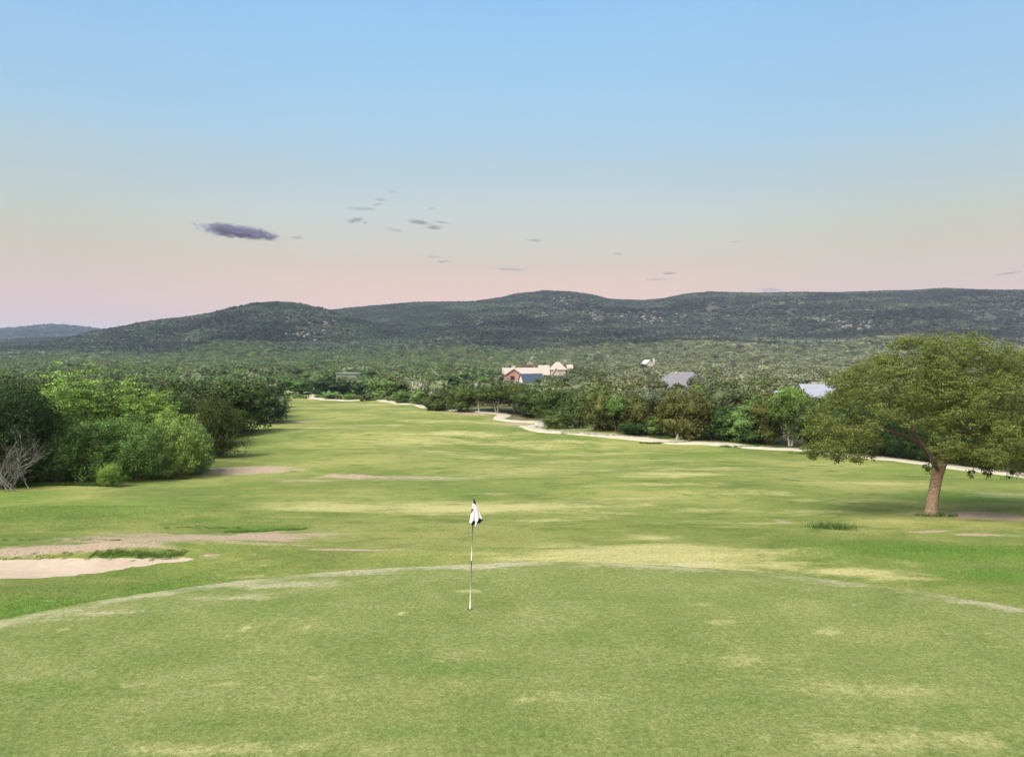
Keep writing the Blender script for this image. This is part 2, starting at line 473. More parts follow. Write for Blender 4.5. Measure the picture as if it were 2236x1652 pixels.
rho = np.sqrt(((XX - 0.5) / 13.7) ** 2 + ((YY - 7.0) / 11.4) ** 2)
mow = 1 - sstep(0.965, 1.02, rho + 0.022 * fbm(XX / 1.0, YY / 1.0, 3, 60))
dry = patch(DRY, XX, YY)
fr = np.exp(-((rho - 1.035 + .02 * fbm(XX / 2, YY / 2, 3, 63)) / 0.050) ** 2) * sstep(-2, 2, XX) * (1 - sstep(9, 13, XX)) * (YY > 8)
dry = np.maximum(dry, .85 * fr * (.75 + .5 * fbm(XX / 2.5, YY / 2.5, 3, 64))); bare = patch(BARE, XX, YY, 0.5, 0.85); lush = patch(LUSH, XX, YY)
grey = patch(GREY, XX, YY, 0.4)
lft = 1 - sstep(-4, 3, XX)
band = np.exp(-((rho + 0.015 * fbm(XX / 1.6, YY / 1.6, 3, 62) - 0.972) / (0.027 + .012 * lft)) ** 2) * (YY > 8) * (0.62 + .10 * lft + 0.5 * fbm(XX / 2.2, YY / 2.2, 3, 61))
grey = np.maximum(grey, 1.0 * np.clip(band, 0, 1)); sandp = polymask(BUNKER, XX, YY); pale = patch(PALE, XX, YY, 0.7); darkp = patch(DARKP, XX, YY, 0.5, 0.9)
# rough woodland floor away from the mown holes
xl = np.interp(YY, [-400, 30, 46, 60, 75, 99, 290, 900], [-33, -33, -28, -25.5, -29, -35, -88, -250])
xr = np.interp(YY, [-400, 40, 51, 75, 88, 100, 122, 145, 165, 190, 238, 290, 900], [60, 45, 40, 28, 20.5, 11, 0, -9, -20, -29, -46, -70, -250])
wood = np.maximum(1 - sstep(-1.5, 1.5, XX - xl), sstep(-1.5, 1.5, XX - xr))
wood = np.maximum(wood, sstep(255, 275, YY))
one = np.ones_like(XX)
A = np.stack([dry, bare, lush, one], -1); B = np.stack([mow, grey, sandp, one], -1); D_ = np.stack([pale, darkp, wood, one], -1)

gm, nt, b, o = mat('turf')
tc = nt.nodes.new('ShaderNodeTexCoord'); P = tc.outputs['Object']


def attr(nt, name):
    a = nt.nodes.new('ShaderNodeAttribute'); a.attribute_name = name
    s = nt.nodes.new('ShaderNodeSeparateColor'); nt.links.new(a.outputs['Color'], s.inputs[0])
    return s.outputs


aA, aB, aD = attr(nt, 'pa'), attr(nt, 'pb'), attr(nt, 'pd')
n_big = noise(nt, 0.07, 5, 0.6, P, 0.4)
n_mid = noise(nt, 0.55, 6, 0.65, P, 0.6)
mst = nt.nodes.new('ShaderNodeMapping'); mst.inputs['Scale'].default_value = (0.42, 1.0, 1.0); mst.inputs['Rotation'].default_value = (0, 0, 0.12)
nt.links.new(P, mst.inputs[0])
n_st = noise(nt, 0.85, 9, 0.72, mst.outputs[0], 0.5)
n_sm = noise(nt, 4.0, 6, 0.7, P, 0.3)
n_eat = math_(nt, 'ADD', math_(nt, 'MULTIPLY', n_st, 0.65), math_(nt, 'MULTIPLY', n_sm, 0.35))
n_fine = noise(nt, 26.0, 5, 0.75, P)
n_vf = noise(nt, 95.0, 4, 0.8, P)
# rough and fairway turf
c_r = ramp(nt, n_big, [(0.38, (0.105, 0.138, 0.036)), (0.5, (0.148, 0.172, 0.050)), (0.62, (0.215, 0.218, 0.078))])
c_r = mix(nt, mrange(nt, n_st, 0.50, 0.68, 0, .8), c_r, (0.215, 0.205, 0.070))
c_r = mix(nt, mrange(nt, n_st, 0.48, 0.30), c_r, (0.072, 0.112, 0.024))
c_r = mix(nt, mrange(nt, n_mid, 0.5, 0.30, 0, .5), c_r, (0.080, 0.105, 0.032))
# mown green
c_g = ramp(nt, n_mid, [(0.3, (0.112, 0.146, 0.044)), (0.5, (0.146, 0.172, 0.058)), (0.70, (0.195, 0.206, 0.085))])
c_g = mix(nt, mrange(nt, n_st, 0.52, 0.70, 0, .6), c_g, (0.205, 0.212, 0.085))
c_g = mix(nt, mrange(nt, n_st, 0.46, 0.30, 0, .7), c_g, (0.092, 0.138, 0.032))
c_g = mix(nt, mrange(nt, n_big, 0.42, 0.62, 0, 0.5), c_g, (0.150, 0.170, 0.058))
col = mix(nt, aB[0], c_r, c_g)


def edge(mask, n, lo=0.25, hi=0.75, k=0.7):
    """mask eaten into by noise"""
    s = math_(nt, 'MULTIPLY_ADD', math_(nt, 'SUBTRACT', n, 0.5), k, mask)
    return math_(nt, 'MULTIPLY', mrange(nt, s, lo, hi), mrange(nt, mask, 0.0, 0.12))


col = mix(nt, math_(nt, 'MULTIPLY', edge(aA[2], n_eat, .0, .85, 1.8), 0.8), col, (0.080, 0.152, 0.024))
col = mix(nt, math_(nt, 'MULTIPLY', edge(aD[1], n_eat, .0, .8, 2.0), 0.7), col, (0.088, 0.142, 0.036))
col = mix(nt, math_(nt, 'MULTIPLY', edge(aA[0], n_eat, .0, .95, 2.6), 0.9), col, (0.345, 0.312, 0.150))
col = mix(nt, math_(nt, 'MULTIPLY', edge(aD[0], n_eat, .10, .60, 2.4), 0.85), col, (0.29, 0.28, 0.13))
col = mix(nt, math_(nt, 'MULTIPLY', edge(aB[1], n_eat, .10, .80, 2.6), 0.80), col, (0.33, 0.30, 0.215))
col = mix(nt, edge(aA[1], n_eat, .14, .62, 2.2), col, ramp(nt, n_fine, [(0.3, (0.20, 0.145, 0.105)), (0.65, (0.36, 0.28, 0.22))]))
# small worn specks on the green and pale thatch flecks
vor = nt.nodes.new('ShaderNodeTexNoise'); vor.inputs['Scale'].default_value = 2.3; vor.inputs['Detail'].default_value = 7; vor.inputs['Roughness'].default_value = 0.62
mp = nt.nodes.new('ShaderNodeMapping'); mp.inputs['Scale'].default_value = (0.8, 1.4, 1); mp.inputs['Location'].default_value = (31, 7, 0)
nt.links.new(P, mp.inputs[0]); nt.links.new(mp.outputs[0], vor.inputs['Vector'])
col = mix(nt, mrange(nt, vor.outputs[0], 0.62, 0.74, 0, 0.65), col, (0.27, 0.28, 0.14))
col = mix(nt, mrange(nt, vor.outputs[0], 0.40, 0.26, 0, 0.5), col, (0.075, 0.125, 0.03))
n_c = noise(nt, 11.0, 4, 0.7, P, 0.4)
col = mix(nt, mrange(nt, n_c, 0.34, 0.66, 0.0, 1.0), mix(nt, 1.0, col, (0.80, 0.83, 0.74), 'MULTIPLY'), mix(nt, 1.0, col, (1.18, 1.15, 1.22), 'MULTIPLY'))
# blade-level mottling
col = mix(nt, mrange(nt, n_fine, 0.35, 0.68, 0.0, 0.75), mix(nt, 1.0, col, (0.68, 0.74, 0.60), 'MULTIPLY'), mix(nt, 1.0, col, (1.35, 1.28, 1.35), 'MULTIPLY'))
col = mix(nt, mrange(nt, n_vf, 0.3, 0.7, 0.0, 1.0), mix(nt, 1.0, col, (0.64, 0.70, 0.58), 'MULTIPLY'), mix(nt, 1.0, col, (1.38, 1.31, 1.42), 'MULTIPLY'))
# bunker sand
sand_c = ramp(nt, n_eat, [(0.35, (0.28, 0.222, 0.170)), (0.62, (0.37, 0.30, 0.235))])
col = mix(nt, edge(aB[2], n_sm, .42, .58, .3), col, sand_c)
# woodland floor
col = mix(nt, edge(aD[2], n_mid, .3, .7, .6), col, ramp(nt, n_mid, [(0.3, (0.05, 0.062, 0.02)), (0.7, (0.12, 0.11, 0.055))]))
nt.links.new(col, b.inputs['Base Color'])
b.inputs['Roughness'].default_value = 0.95; b.inputs['Specular IOR Level'].default_value = 0.08
hgt = math_(nt, 'ADD', math_(nt, 'MULTIPLY', n_fine, 0.6), math_(nt, 'MULTIPLY', n_vf, 0.4))
bump(nt, b, math_(nt, 'ADD', hgt, math_(nt, 'MULTIPLY', n_sm, 1.2)), 0.75, 0.035)
g = link('ground', np_mesh('ground', np.stack([XX, YY, ZZ], -1).reshape(-1, 3), grid_faces(nr, nc), [gm],
         {'pa': ('POINT', 'FLOAT_COLOR', A), 'pb': ('POINT', 'FLOAT_COLOR', B), 'pd': ('POINT', 'FLOAT_COLOR', D_)}, smooth=True))
tag(g, 'mown turf of the putting green and fairway with dry yellow and bare patches and a sand bunker', 'ground', kind='structure')

# ------------------------------------------------------------------ hills
yh = np.concatenate([np.geomspace(800.0, 2400.0, 300), np.geomspace(2420, 5200, 90)])
th = np.linspace(-1.1, 1.1, 520)
TH, YH = np.meshgrid(th, yh); XH = TH * (YH + 12)
ZH = H(XH, YH) + 0.0
hm, nt, b, o = mat('hill_scrub_soil')
tc = nt.nodes.new('ShaderNodeTexCoord')
n1 = noise(nt, 0.006, 6, 0.6, tc.outputs['Object']); n2 = noise(nt, 0.06, 5, 0.7, tc.outputs['Object'])
c = ramp(nt, n2, [(0.35, (0.022, 0.027, 0.019)), (0.52, (0.042, 0.042, 0.032)), (0.7, (0.085, 0.076, 0.064))])
c = mix(nt, mrange(nt, n1, 0.55, 0.75, 0, .4), c, (0.10, 0.088, 0.074))
nt.links.new(c, b.inputs['Base Color']); b.inputs['Roughness'].default_value = 1.0
b.inputs['Specular IOR Level'].default_value = 0.0
bump(nt, b, n2, 0.8, 4.0)
hl = link('hills', np_mesh('hills', np.stack([XH, YH, ZH], -1).reshape(-1, 3), grid_faces(*XH.shape), [hm], smooth=True))
tag(hl, 'long line of dark scrub-covered hills behind the valley', 'hills', kind='structure')

# ------------------------------------------------------------------ cart path
PATH1 = [(271, 383.5), (276, 385.5), (291, 391), (300, 391.8), (313, 393.5), (316, 395.5), (311, 397), (320, 398.6), (340, 400), (360, 400), (372, 399.5),
         (381, 399.8), (397, 402.6), (423, 406.2), (437, 408.2), (463, 410.3), (487, 412.2), (499, 413.2), (506, 415.3), (500, 418.0), (503, 419.6), (517, 421), (530, 421.6), (543, 423.3),
         (528, 426.6), (537, 429.6), (570, 432.7), (596, 434.7), (636, 438), (662, 441.3), (688, 442.6), (728, 444.8), (755, 447.4), (781, 449.0), (800, 449.6), (841, 454), (868, 456.7),
         (909, 461.5), (950, 466.3), (992, 471.8), (1024, 475.2), (1060, 481), (1120, 492)]
pp = np.array([at(u, v)[:2] for u, v in PATH1])
# smooth resampling (Catmull-Rom)
cur = []
for i in range(len(pp) - 1):
    p0, p1, p2, p3 = pp[max(i - 1, 0)], pp[i], pp[i + 1], pp[min(i + 2, len(pp) - 1)]
    n = max(4, int(np.linalg.norm(p2 - p1) / 0.5))
    for k in range(n):
        t = k / n
        cur.append(0.5 * ((2 * p1) + (-p0 + p2) * t + (2 * p0 - 5 * p1 + 4 * p2 - p3) * t * t + (-p0 + 3 * p1 - 3 * p2 + p3) * t ** 3))
cur = np.array(cur)
for _ in range(1): cur[1:-1] = (cur[:-2] + cur[1:-1] * 2 + cur[2:]) / 4
dd = np.gradient(cur, axis=0); dd /= np.linalg.norm(dd, axis=1)[:, None] + 1e-9
nn = np.stack([-dd[:, 1], dd[:, 0]], 1)
vs = []
offs = [-1.1, -1.04, -0.5, 0, 0.5, 1.04, 1.1]
wv = 1 + 0.10 * fbm(np.arange(len(cur)) * 0.11, np.zeros(len(cur)), 2, 70)
for k, of in enumerate(offs):
    q = cur + nn * (of * wv[:, None])
    lift = 0.05 + 0.0006 * q[:, 1] if 0 < k < 6 else -0.15
    vs.append(np.stack([q[:, 0], q[:, 1], H(q[:, 0], q[:, 1]) + lift], 1))
vs = np.stack(vs, 1)
M_PATH = simple('pale_concrete', (0.38, 0.345, 0.275), (0.27, 0.24, 0.19), 1.2, 0.9, 0.1, (0.3, 0.02))
pth = link('cart_path', np_mesh('cart_path', vs.reshape(-1, 3), grid_faces(len(cur), len(offs)), [M_PATH], smooth=False))
tag(pth, 'pale concrete cart path winding along the right side of the fairway', 'path', kind='structure')

# ------------------------------------------------------------------ foliage meshes


def ico(sub):
    bm = bmesh.new(); bmesh.ops.create_icosphere(bm, subdivisions=sub, radius=1)
    v = np.array([p.co[:] for p in bm.verts]); f = np.array([[p.index for p in q.verts] for q in bm.faces]); bm.free()
    return v, f


ICO1, ICO2 = ico(1), ico(2)


def crown_mesh(name, lobes, ntw, nlf, tw, leaf, seed, material, tv=1.0, core=0.0, asp=2.0, droop=0.0, shell=0.22, up=0.5, bumps=0.28, zcut=None):
    """twigs spread through overlapping lobes, each twig a spray of leaves"""
    r = np.random.default_rng(seed)
    L = np.array(lobes, float)
    vol = (L[:, 3] * L[:, 4] * L[:, 5]) ** (2 / 3.)
    if L.shape[1] > 6: vol = vol * L[:, 6]
    pick = r.choice(len(L), ntw, p=vol / vol.sum())
    d = r.normal(size=(ntw, 3)); d /= np.linalg.norm(d, axis=1)[:, None]
    ph = r.random((5, 3)) * 6.28; fr = r.normal(size=(5, 3)) * 3.2
    bmp = sum(np.sin((d * fr[k]).sum(1) * 1.3 + ph[k, 0] + pick * 1.7) for k in range(5)) / 5 * 1.6
    rad = (1 - np.abs(r.normal(size=ntw)) * shell) * (1 + bumps * bmp)
    rad = np.clip(rad, 0.15, 1.3)
    tc_ = L[pick, :3] + d * rad[:, None] * L[pick, 3:6]
    if zcut is not None: tc_[:, 2] = np.maximum(tc_[:, 2], zcut + r.random(ntw) * tw)
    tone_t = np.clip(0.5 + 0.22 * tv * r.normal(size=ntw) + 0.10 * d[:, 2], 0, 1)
    n = ntw * nlf
    ti = np.repeat(np.arange(ntw), nlf)
    off = r.normal(size=(n, 3)) * tw * 0.55
    dirs = d[ti]
    if droop: off[:, 2] = -np.abs(off[:, 2]) * droop * 1.4
    p = tc_[ti] + off
    # leaf frame
    a = r.normal(size=(n, 3)) + dirs * 0.6
    if droop: a[:, 2] -= droop * 1.2
    a /= np.linalg.norm(a, axis=1)[:, None]
    nrm = r.normal(size=(n, 3)) * 0.7 + dirs * 0.7; nrm[:, 2] += up
    c = np.cross(a, nrm); c /= np.linalg.norm(c, axis=1)[:, None] + 1e-9
    s = leaf * (0.6 + 0.8 * r.random(n))[:, None]
    v = np.stack([p - a * s * .5, p + c * s * .5 / asp, p + a * s * .5, p - c * s * .5 / asp], 1).reshape(-1, 3)
    f = np.arange(n * 4).reshape(n, 4)
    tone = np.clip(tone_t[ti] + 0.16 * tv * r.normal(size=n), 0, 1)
    tone = np.repeat(tone, 4)
    if core > 0:
        cv, cf = ICO2 if core >= 0 and len(L) < 8 else ICO1
        for k in range(len(L)):
            jit = 1 + 0.25 * r.normal(size=(len(cv), 1))
            q = L[k, :3] + cv * L[k, 3:6] * core * np.clip(jit, .5, 1.3)
            base = len(v)
            v = np.concatenate([v, q]); ff = np.concatenate([cf, cf[:, 2:3]], 1)
            # triangles as degenerate-free quads: split off into kite by adding the edge midpoint
            mid = (q[cf[:, 2]] + q[cf[:, 0]]) / 2
            mb = len(v); v = np.concatenate([v, mid])
            ff = np.stack([cf[:, 0] + base, cf[:, 1] + base, cf[:, 2] + base, np.arange(len(cf)) + mb], 1)
            f = np.concatenate([f, ff])
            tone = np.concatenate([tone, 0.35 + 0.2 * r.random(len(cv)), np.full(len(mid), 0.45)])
    return np_mesh(name, v, f, [material], {'tone': ('POINT', 'FLOAT', tone.astype(np.float32))})


def lobes_for(kind, r):
    """crowns of unit width and height standing on z = 0"""
    L = []
    if kind == 'bushy':
        for k in range(9):
            a = r.random() * 6.28; q = 0.26 * math.sqrt(r.random())
            z = 0.22 + 0.5 * r.random()
            rr = 0.17 + 0.12 * r.random()
            L.append((math.cos(a) * q, math.sin(a) * q, z, rr, rr, rr * 0.95))
        L.append((0, 0, 0.62, 0.27, 0.27, 0.33)); L.append((0, 0, 0.3, 0.42, 0.42, 0.27))
    elif kind == 'umbrella':
        for k in range(9):
            a = r.random() * 6.28; q = 0.34 * math.sqrt(r.random())
            L.append((math.cos(a) * q, math.sin(a) * q, 0.58 + 0.22 * r.random(), 0.15 + 0.08 * r.random(), 0.17, 0.13 + 0.07 * r.random()))
        L.append((0, 0, 0.66, 0.36, 0.36, 0.24)); L.append((0.1, 0, 0.8, 0.22, 0.22, 0.19))
    elif kind == 'tall':
        for k in range(10):
            a = r.random() * 6.28; q = 0.25 * math.sqrt(r.random())
            L.append((math.cos(a) * q, math.sin(a) * q, 0.2 + 0.65 * r.random(), 0.16 + 0.1 * r.random(), 0.2, 0.14 + 0.06 * r.random()))
        L.append((0, 0, 0.5, 0.32, 0.32, 0.42))
    elif kind == 'plume':           # upright feathery clumps
        for k in range(11):
            a = r.random() * 6.28; q = 0.36 * math.sqrt(r.random())
            h = 0.5 + 0.35 * r.random()
            L.append((math.cos(a) * q, math.sin(a) * q, h * .62 + .1, 0.12 + 0.05 * r.random(), 0.13, h * 0.5))
        L.append((0, 0, 0.34, 0.42, 0.42, 0.28))
    return L


def trunk_mesh(name, kind, r, material, thick=0.022):
    mb = MB()
    n = {'bushy': 3, 'umbrella': 2, 'tall': 1, 'plume': 4}[kind]
    for k in range(n):
        a = r.random() * 6.28; q = 0.05 * (n > 1)
        top = (math.cos(a) * (0.16 if n > 1 else 0.03), math.sin(a) * 0.16, 0.62)
        b0 = (math.cos(a) * q * .4, math.sin(a) * q * .4, -0.04)
        mid = (b0[0] * .5 + top[0] * .4 + (r.random() - .5) * .05, b0[1] * .5 + top[1] * .4, 0.3)
        mb.tube([b0, mid, top], [thick, thick * .8, thick * .4], 6)
        for j in range(3):
            bb = r.random() * 6.28
            mb.tube([mid, (mid[0] + math.cos(bb) * .14, mid[1] + math.sin(bb) * .14, .48), (mid[0] + math.cos(bb) * .28, mid[1] + math.sin(bb) * .28, .6 + .12 * r.random())], [thick * .5, thick * .35, thick * .15], 5)
    return mb.mesh(name, material, True)


LV = {'near': (900, 30, 0.045, 0.0185), 'mid': (620, 18, 0.052, 0.040), 'far': (190, 10, 0.065, 0.066), 'vale': (75, 7, 0.085, 0.115)}
CR = {}; TR = {}


def get_crown(level, kind, i, droop=0.0):
    key = (level, kind, i, droop)
    if key not in CR:
        r = np.random.default_rng(abs(hash((level == 'near', len(kind), ord(kind[0]), i))) % 99991)
        a, b_, tw, lf = LV[level]
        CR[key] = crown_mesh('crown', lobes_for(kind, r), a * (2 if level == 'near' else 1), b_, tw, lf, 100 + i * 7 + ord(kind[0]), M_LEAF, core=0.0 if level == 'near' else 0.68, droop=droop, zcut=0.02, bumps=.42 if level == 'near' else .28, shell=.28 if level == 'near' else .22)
    return CR[key]


def get_trunk(kind, i, pale=False):
    key = (kind, i % 3, pale)
    if key not in TR:
        TR[key] = trunk_mesh('trunk', kind, np.random.default_rng(i * 13 + 5), M_PALEBARK if pale else M_BARK)
    return TR[key]


COL = {'dark green': (0.020, 0.042, 0.010), 'dark olive': (0.037, 0.056, 0.011), 'brown olive': (0.048, 0.053, 0.013), 'olive green': (0.052, 0.068, 0.018),
       'mid green': (0.046, 0.092, 0.018), 'vivid green': (0.092, 0.160, 0.044), 'pale grey-green': (0.10, 0.135, 0.070), 'yellow-green': (0.128, 0.212, 0.044),
       'blossom white': (0.30, 0.31, 0.26), 'grey-olive': (0.070, 0.085, 0.045)}


def put_tree(name, label, cat, group, loc, w, h, colour, kind='bushy', level='mid', i=0, pale=False, rz=None, droop=0.0, depth=None):
    e = bpy.data.objects.new(name, None); C.objects.link(e)
    e.location = loc; e.rotation_euler = (0, 0, random.random() * 6.28 if rz is None else rz)
    e.scale = (w, depth or w, h)
    tag(e, label, cat, group)
    c = link('crown', get_crown(level, kind, i, droop), e)
    cc = COL[colour]; j = 0.88 + 0.24 * random.random()
    c.color = (cc[0] * j * (0.93 + .14 * random.random()), cc[1] * j, cc[2] * j * (0.8 + .4 * random.random()), 1)
    link('trunk', get_trunk(kind, i, pale), e)
    return e


def tree_px(name, label, cat, group, u, vb, vt, wpx, colour, **k):
    """a tree whose foot stands on the ground seen at (u, vb), as tall and wide as it measures there"""
    x, y, z = at(u, vb)
    s = y / 770
    k.setdefault('level', 'near' if y < 68 else 'mid' if y < 180 else 'far')
    return put_tree(name, label, cat, group, (x, y, z), wpx * s * 1.0, (vb - vt) * s, colour, **k)


# ------------------------------------------------------------------ left grove
GL = 'trees of the dark grove on the left'
LEFT = [
    # name, label, u, vb, vt, w, colour, kind, i, droop
    ('thicket_tree', 'tallest dark green tree at the left edge of the grove', 22, 484, 371, 92, 'dark green', 'bushy', 0, 0),
    ('thicket_tree', 'dark tree with brownish top behind the bare grey bush', -30, 486, 378, 90, 'dark olive', 'bushy', 1, 0),
    ('mesquite_tree', 'bright yellow-green feathery tree in the middle of the left grove', 94, 472, 369, 112, 'yellow-green', 'plume', 2, .5),
    ('mesquite_tree', 'bright yellow-green crown leaning right beside the tall light tree', 143, 468, 378, 76, 'yellow-green', 'bushy', 1, .5),
    ('thicket_tree', 'mid green rounded tree in shade below the yellow-green tree', 82, 482, 412, 74, 'mid green', 'bushy', 3, 0),
    ('thicket_tree', 'mid green tree between the two light drooping trees', 137, 479, 410, 62, 'vivid green', 'bushy', 0, 0),
    ('willow_tree', 'light green tree with drooping branches at the front of the grove', 180, 476, 398, 56, 'yellow-green', 'plume', 4, 1.1),
    ('willow_tree', 'narrow drooping light green tree touching the gravel patch', 196, 473, 414, 30, 'vivid green', 'bushy', 5, 1.1),
    ('thicket_tree', 'dark open tree leaning over the turf right of the drooping tree', 218, 457, 390, 54, 'dark olive', 'bushy', 3, 0),
    ('thicket_tree', 'dark green tree filling the space behind the drooping tree', 176, 455, 388, 66, 'dark green', 'bushy', 5, 0),
    ('thicket_tree', 'dark olive tree behind the open leaning tree', 205, 446, 382, 60, 'dark olive', 'bushy', 2, 0),
    ('thicket_tree', 'olive domed tree at the top of the grove behind the light tree', 168, 440, 378, 66, 'dark olive', 'bushy', 3, 0),
    ('thicket_tree', 'big dark tree second from the right end of the left grove', 238, 433, 377, 66, 'dark olive', 'bushy', 4, 0),
    ('thicket_tree', 'dark tree ending the left grove beside the fairway', 262, 423, 381, 48, 'dark green', 'bushy', 1, 0),
    ('thicket_tree', 'pale-topped tree behind the one that ends the left grove', 250, 416, 379, 50, 'olive green', 'bushy', 0, 0),
    ('low_shrub', 'small bright yellow-green bush at the foot of the dark grove', 112, 485, 462, 26, 'yellow-green', 'bushy', 2, 0),
    ('low_shrub', 'mid green bush jutting from the grove above the bright bush', 108, 477, 436, 38, 'vivid green', 'bushy', 3, 0),
    ('thicket_tree', 'dark tree at the far left behind the tallest one', 45, 462, 366, 80, 'dark olive', 'bushy', 5, 0),
    ('thicket_tree', 'dark olive tree behind the yellow-green crown', 120, 455, 377, 70, 'dark olive', 'bushy', 4, 0),
    ('thicket_tree', 'dark tree half out of the picture at the left edge', -8, 478, 366, 70, 'dark olive', 'bushy', 3, 0),
]
for (nm, lb, u, vb, vt, w, co, kd, i, dr) in LEFT:
    tree_px(nm, lb, 'bush' if nm == 'low_shrub' else 'tree', GL, u, vb, vt - 1, w * 1.22, co, kind=kd, i=i, droop=dr)

# bare grey bush at the left edge


def bare_bush(name, label, u, v, size, n, material, seed, spread=1.0, cat='bush'):
    r = random.Random(seed); mb = MB()
    x, y, z = at(u, v)
    def grow(p, d, ln, rad, depth):
        pts = [p]; q = Vector(p)
        for k in range(4):
            d = (d + Vector((r.uniform(-1, 1), r.uniform(-1, 1), r.uniform(-.6, .7))) * 0.22).normalized()
            q = q + d * ln / 4; pts.append(tuple(q))
        mb.tube(pts, [rad * (1 - .18 * k) for k in range(5)], 4, caps=False)
        if depth:
            for k in range(3):
                s = r.choice(pts[1:])
                grow(s, (d + Vector((r.uniform(-1, 1), r.uniform(-1, 1), r.uniform(-.4, .9))) * .55).normalized(), ln * .66, rad * .6, depth - 1)
    for k in range(n):
        a = r.random() * 6.28
        grow((r.uniform(-.3, .3) * size, r.uniform(-.2, .2) * size, -0.1), Vector((math.cos(a) * spread, math.sin(a) * spread, 1.1)).normalized(), size * .5, size * .0055, 4)
    ob = mb.build(name, material, loc=(x, y, z)); tag(ob, label, cat)
    return ob


bare_bush('bare_bush', 'leafless pale grey bush at the left edge in front of the dark grove', 9, 489, 3.5, 22, M_DEADWOOD, 3)
bare_bush('brush_heap', 'brown heap of dead twigs under the last tree of the left grove', 246, 424, 2.4, 10, M_DEADWOOD, 5, 2.2, 'brush heap')

# ------------------------------------------------------------------ right row
GR = 'trees lining the cart path on the right'
RIGHT = [
    ('juniper_tree', 'dark olive tree at the far left end of the row along the path', 440, 409, 389, 30, 'dark olive', 'bushy', 0),
    ('juniper_tree', 'dark olive tree second from the far end of the path row', 461, 410.5, 386, 32, 'dark olive', 'bushy', 1),
    ('oak_tree', 'olive tree on a single pale trunk left of the slender-trunked trees', 480, 411, 386.5, 30, 'dark olive', 'umbrella', 2),
    ('oak_tree', 'olive tree on slender pale trunks above the path bend', 497, 412, 386, 30, 'dark olive', 'umbrella', 0),
    ('oak_tree', 'olive tree on slender pale trunks right of the path bend', 515, 412.5, 386, 30, 'olive green', 'umbrella', 1),
    ('juniper_tree', 'dark round tree standing over the small lawn by the path bend', 535, 416, 387, 34, 'dark olive', 'bushy', 3),
    ('juniper_tree', 'dark olive tree right of the small lawn at the path bend', 556, 422, 386, 38, 'dark olive', 'bushy', 4),
    ('juniper_tree', 'dark olive tree with a low green skirt beside the path bend', 577, 427, 387, 40, 'dark olive', 'bushy', 5),
    ('juniper_tree', 'brown-olive tree left of the small light green tree', 600, 429, 388, 38, 'brown olive', 'bushy', 0),
    ('acacia_tree', 'small round light green tree against the dark row', 617, 431, 396, 28, 'vivid green', 'umbrella', 4),
    ('juniper_tree', 'brown-olive tree between the two light green trees', 634, 431, 391, 34, 'brown olive', 'bushy', 1),
    ('acacia_tree', 'taller pale grey-green tree in the middle of the row', 648, 431, 388, 30, 'pale grey-green', 'tall', 2),
    ('low_shrub', 'light green bush low in front of the pale grey-green tree', 650, 434, 415, 20, 'vivid green', 'bushy', 2),
    ('juniper_tree', 'brown-olive tree right of the pale grey-green tree', 672, 436, 392, 36, 'brown olive', 'bushy', 2),
    ('juniper_tree', 'wide brown tree with a broken stump at its foot', 690, 438, 393, 38, 'brown olive', 'bushy', 3),
    ('juniper_tree', 'dark green tree left of the vivid green shrub', 712, 439, 401, 30, 'dark green', 'bushy', 4),
    ('acacia_tree', 'vivid green spreading tree low beside the path', 735, 440, 405, 44, 'vivid green', 'bushy', 5),
    ('acacia_tree', 'light green tree rising behind the vivid spreading one', 752, 438, 396, 34, 'vivid green', 'bushy', 0),
    ('juniper_tree', 'brown-olive tree right of the vivid spreading tree', 768, 443, 399, 38, 'brown olive', 'bushy', 1),
    ('oak_tree', 'dark olive tree on forked pale trunks left of the big oak', 790, 446, 396, 42, 'dark olive', 'umbrella', 3),
    ('oak_tree', 'wide grey-olive tree with whitish blossom behind the row', 722, 431, 378, 58, 'grey-olive', 'bushy', 3),
    ('acacia_tree', 'bright yellow-green tree in front of the blue metal roof', 790, 432, 388, 30, 'yellow-green', 'umbrella', 5),
    ('juniper_tree', 'dark tree behind the left low limb of the big oak', 818, 448, 400, 42, 'dark olive', 'bushy', 2),
    ('juniper_tree', 'dark tree second behind the left limb of the big oak', 846, 451, 401, 42, 'dark green', 'bushy', 4),
    ('juniper_tree', 'dark tree seen through the gap left of the big oak trunk', 876, 454, 402, 44, 'dark green', 'bushy', 0),
    ('juniper_tree', 'dark tree directly behind the front lobe of the big oak', 908, 458, 404, 46, 'dark green', 'bushy', 1),
    ('juniper_tree', 'dark tree behind the trunk fork of the big oak', 942, 462, 405, 48, 'dark olive', 'bushy', 3),
    ('juniper_tree', 'dark tree behind the right lower limb of the big oak', 980, 466, 407, 50, 'dark green', 'bushy', 5),
    ('juniper_tree', 'dark tree at the right edge behind the big oak', 1018, 471, 408, 54, 'dark olive', 'bushy', 2),
    ('low_shrub', 'low dark shrub under the brown-olive trees beside the path', 630, 433, 421, 26, 'dark green', 'bushy', 1),
    ('low_shrub', 'low green shrub at the foot of the row by the path bend', 556, 427, 416, 22, 'olive green', 'bushy', 3),
]
for k, (nm, lb, u, vb, vt, w, co, kd, i) in enumerate(RIGHT):
    t_ = tree_px(nm, lb, 'bush' if nm == 'low_shrub' else 'tree', GR, u, vb + .6, vt - 1.5, w * 1.38, co, kind=kd, i=i, pale='pale' in lb and 'trunk' in lb)
    if u < 810:
        c_ = t_.children[0]; c_.color = tuple(v * (1.35 if sum(c_.color[:3]) < .17 else .85) for v in c_.color[:3]) + (1,)

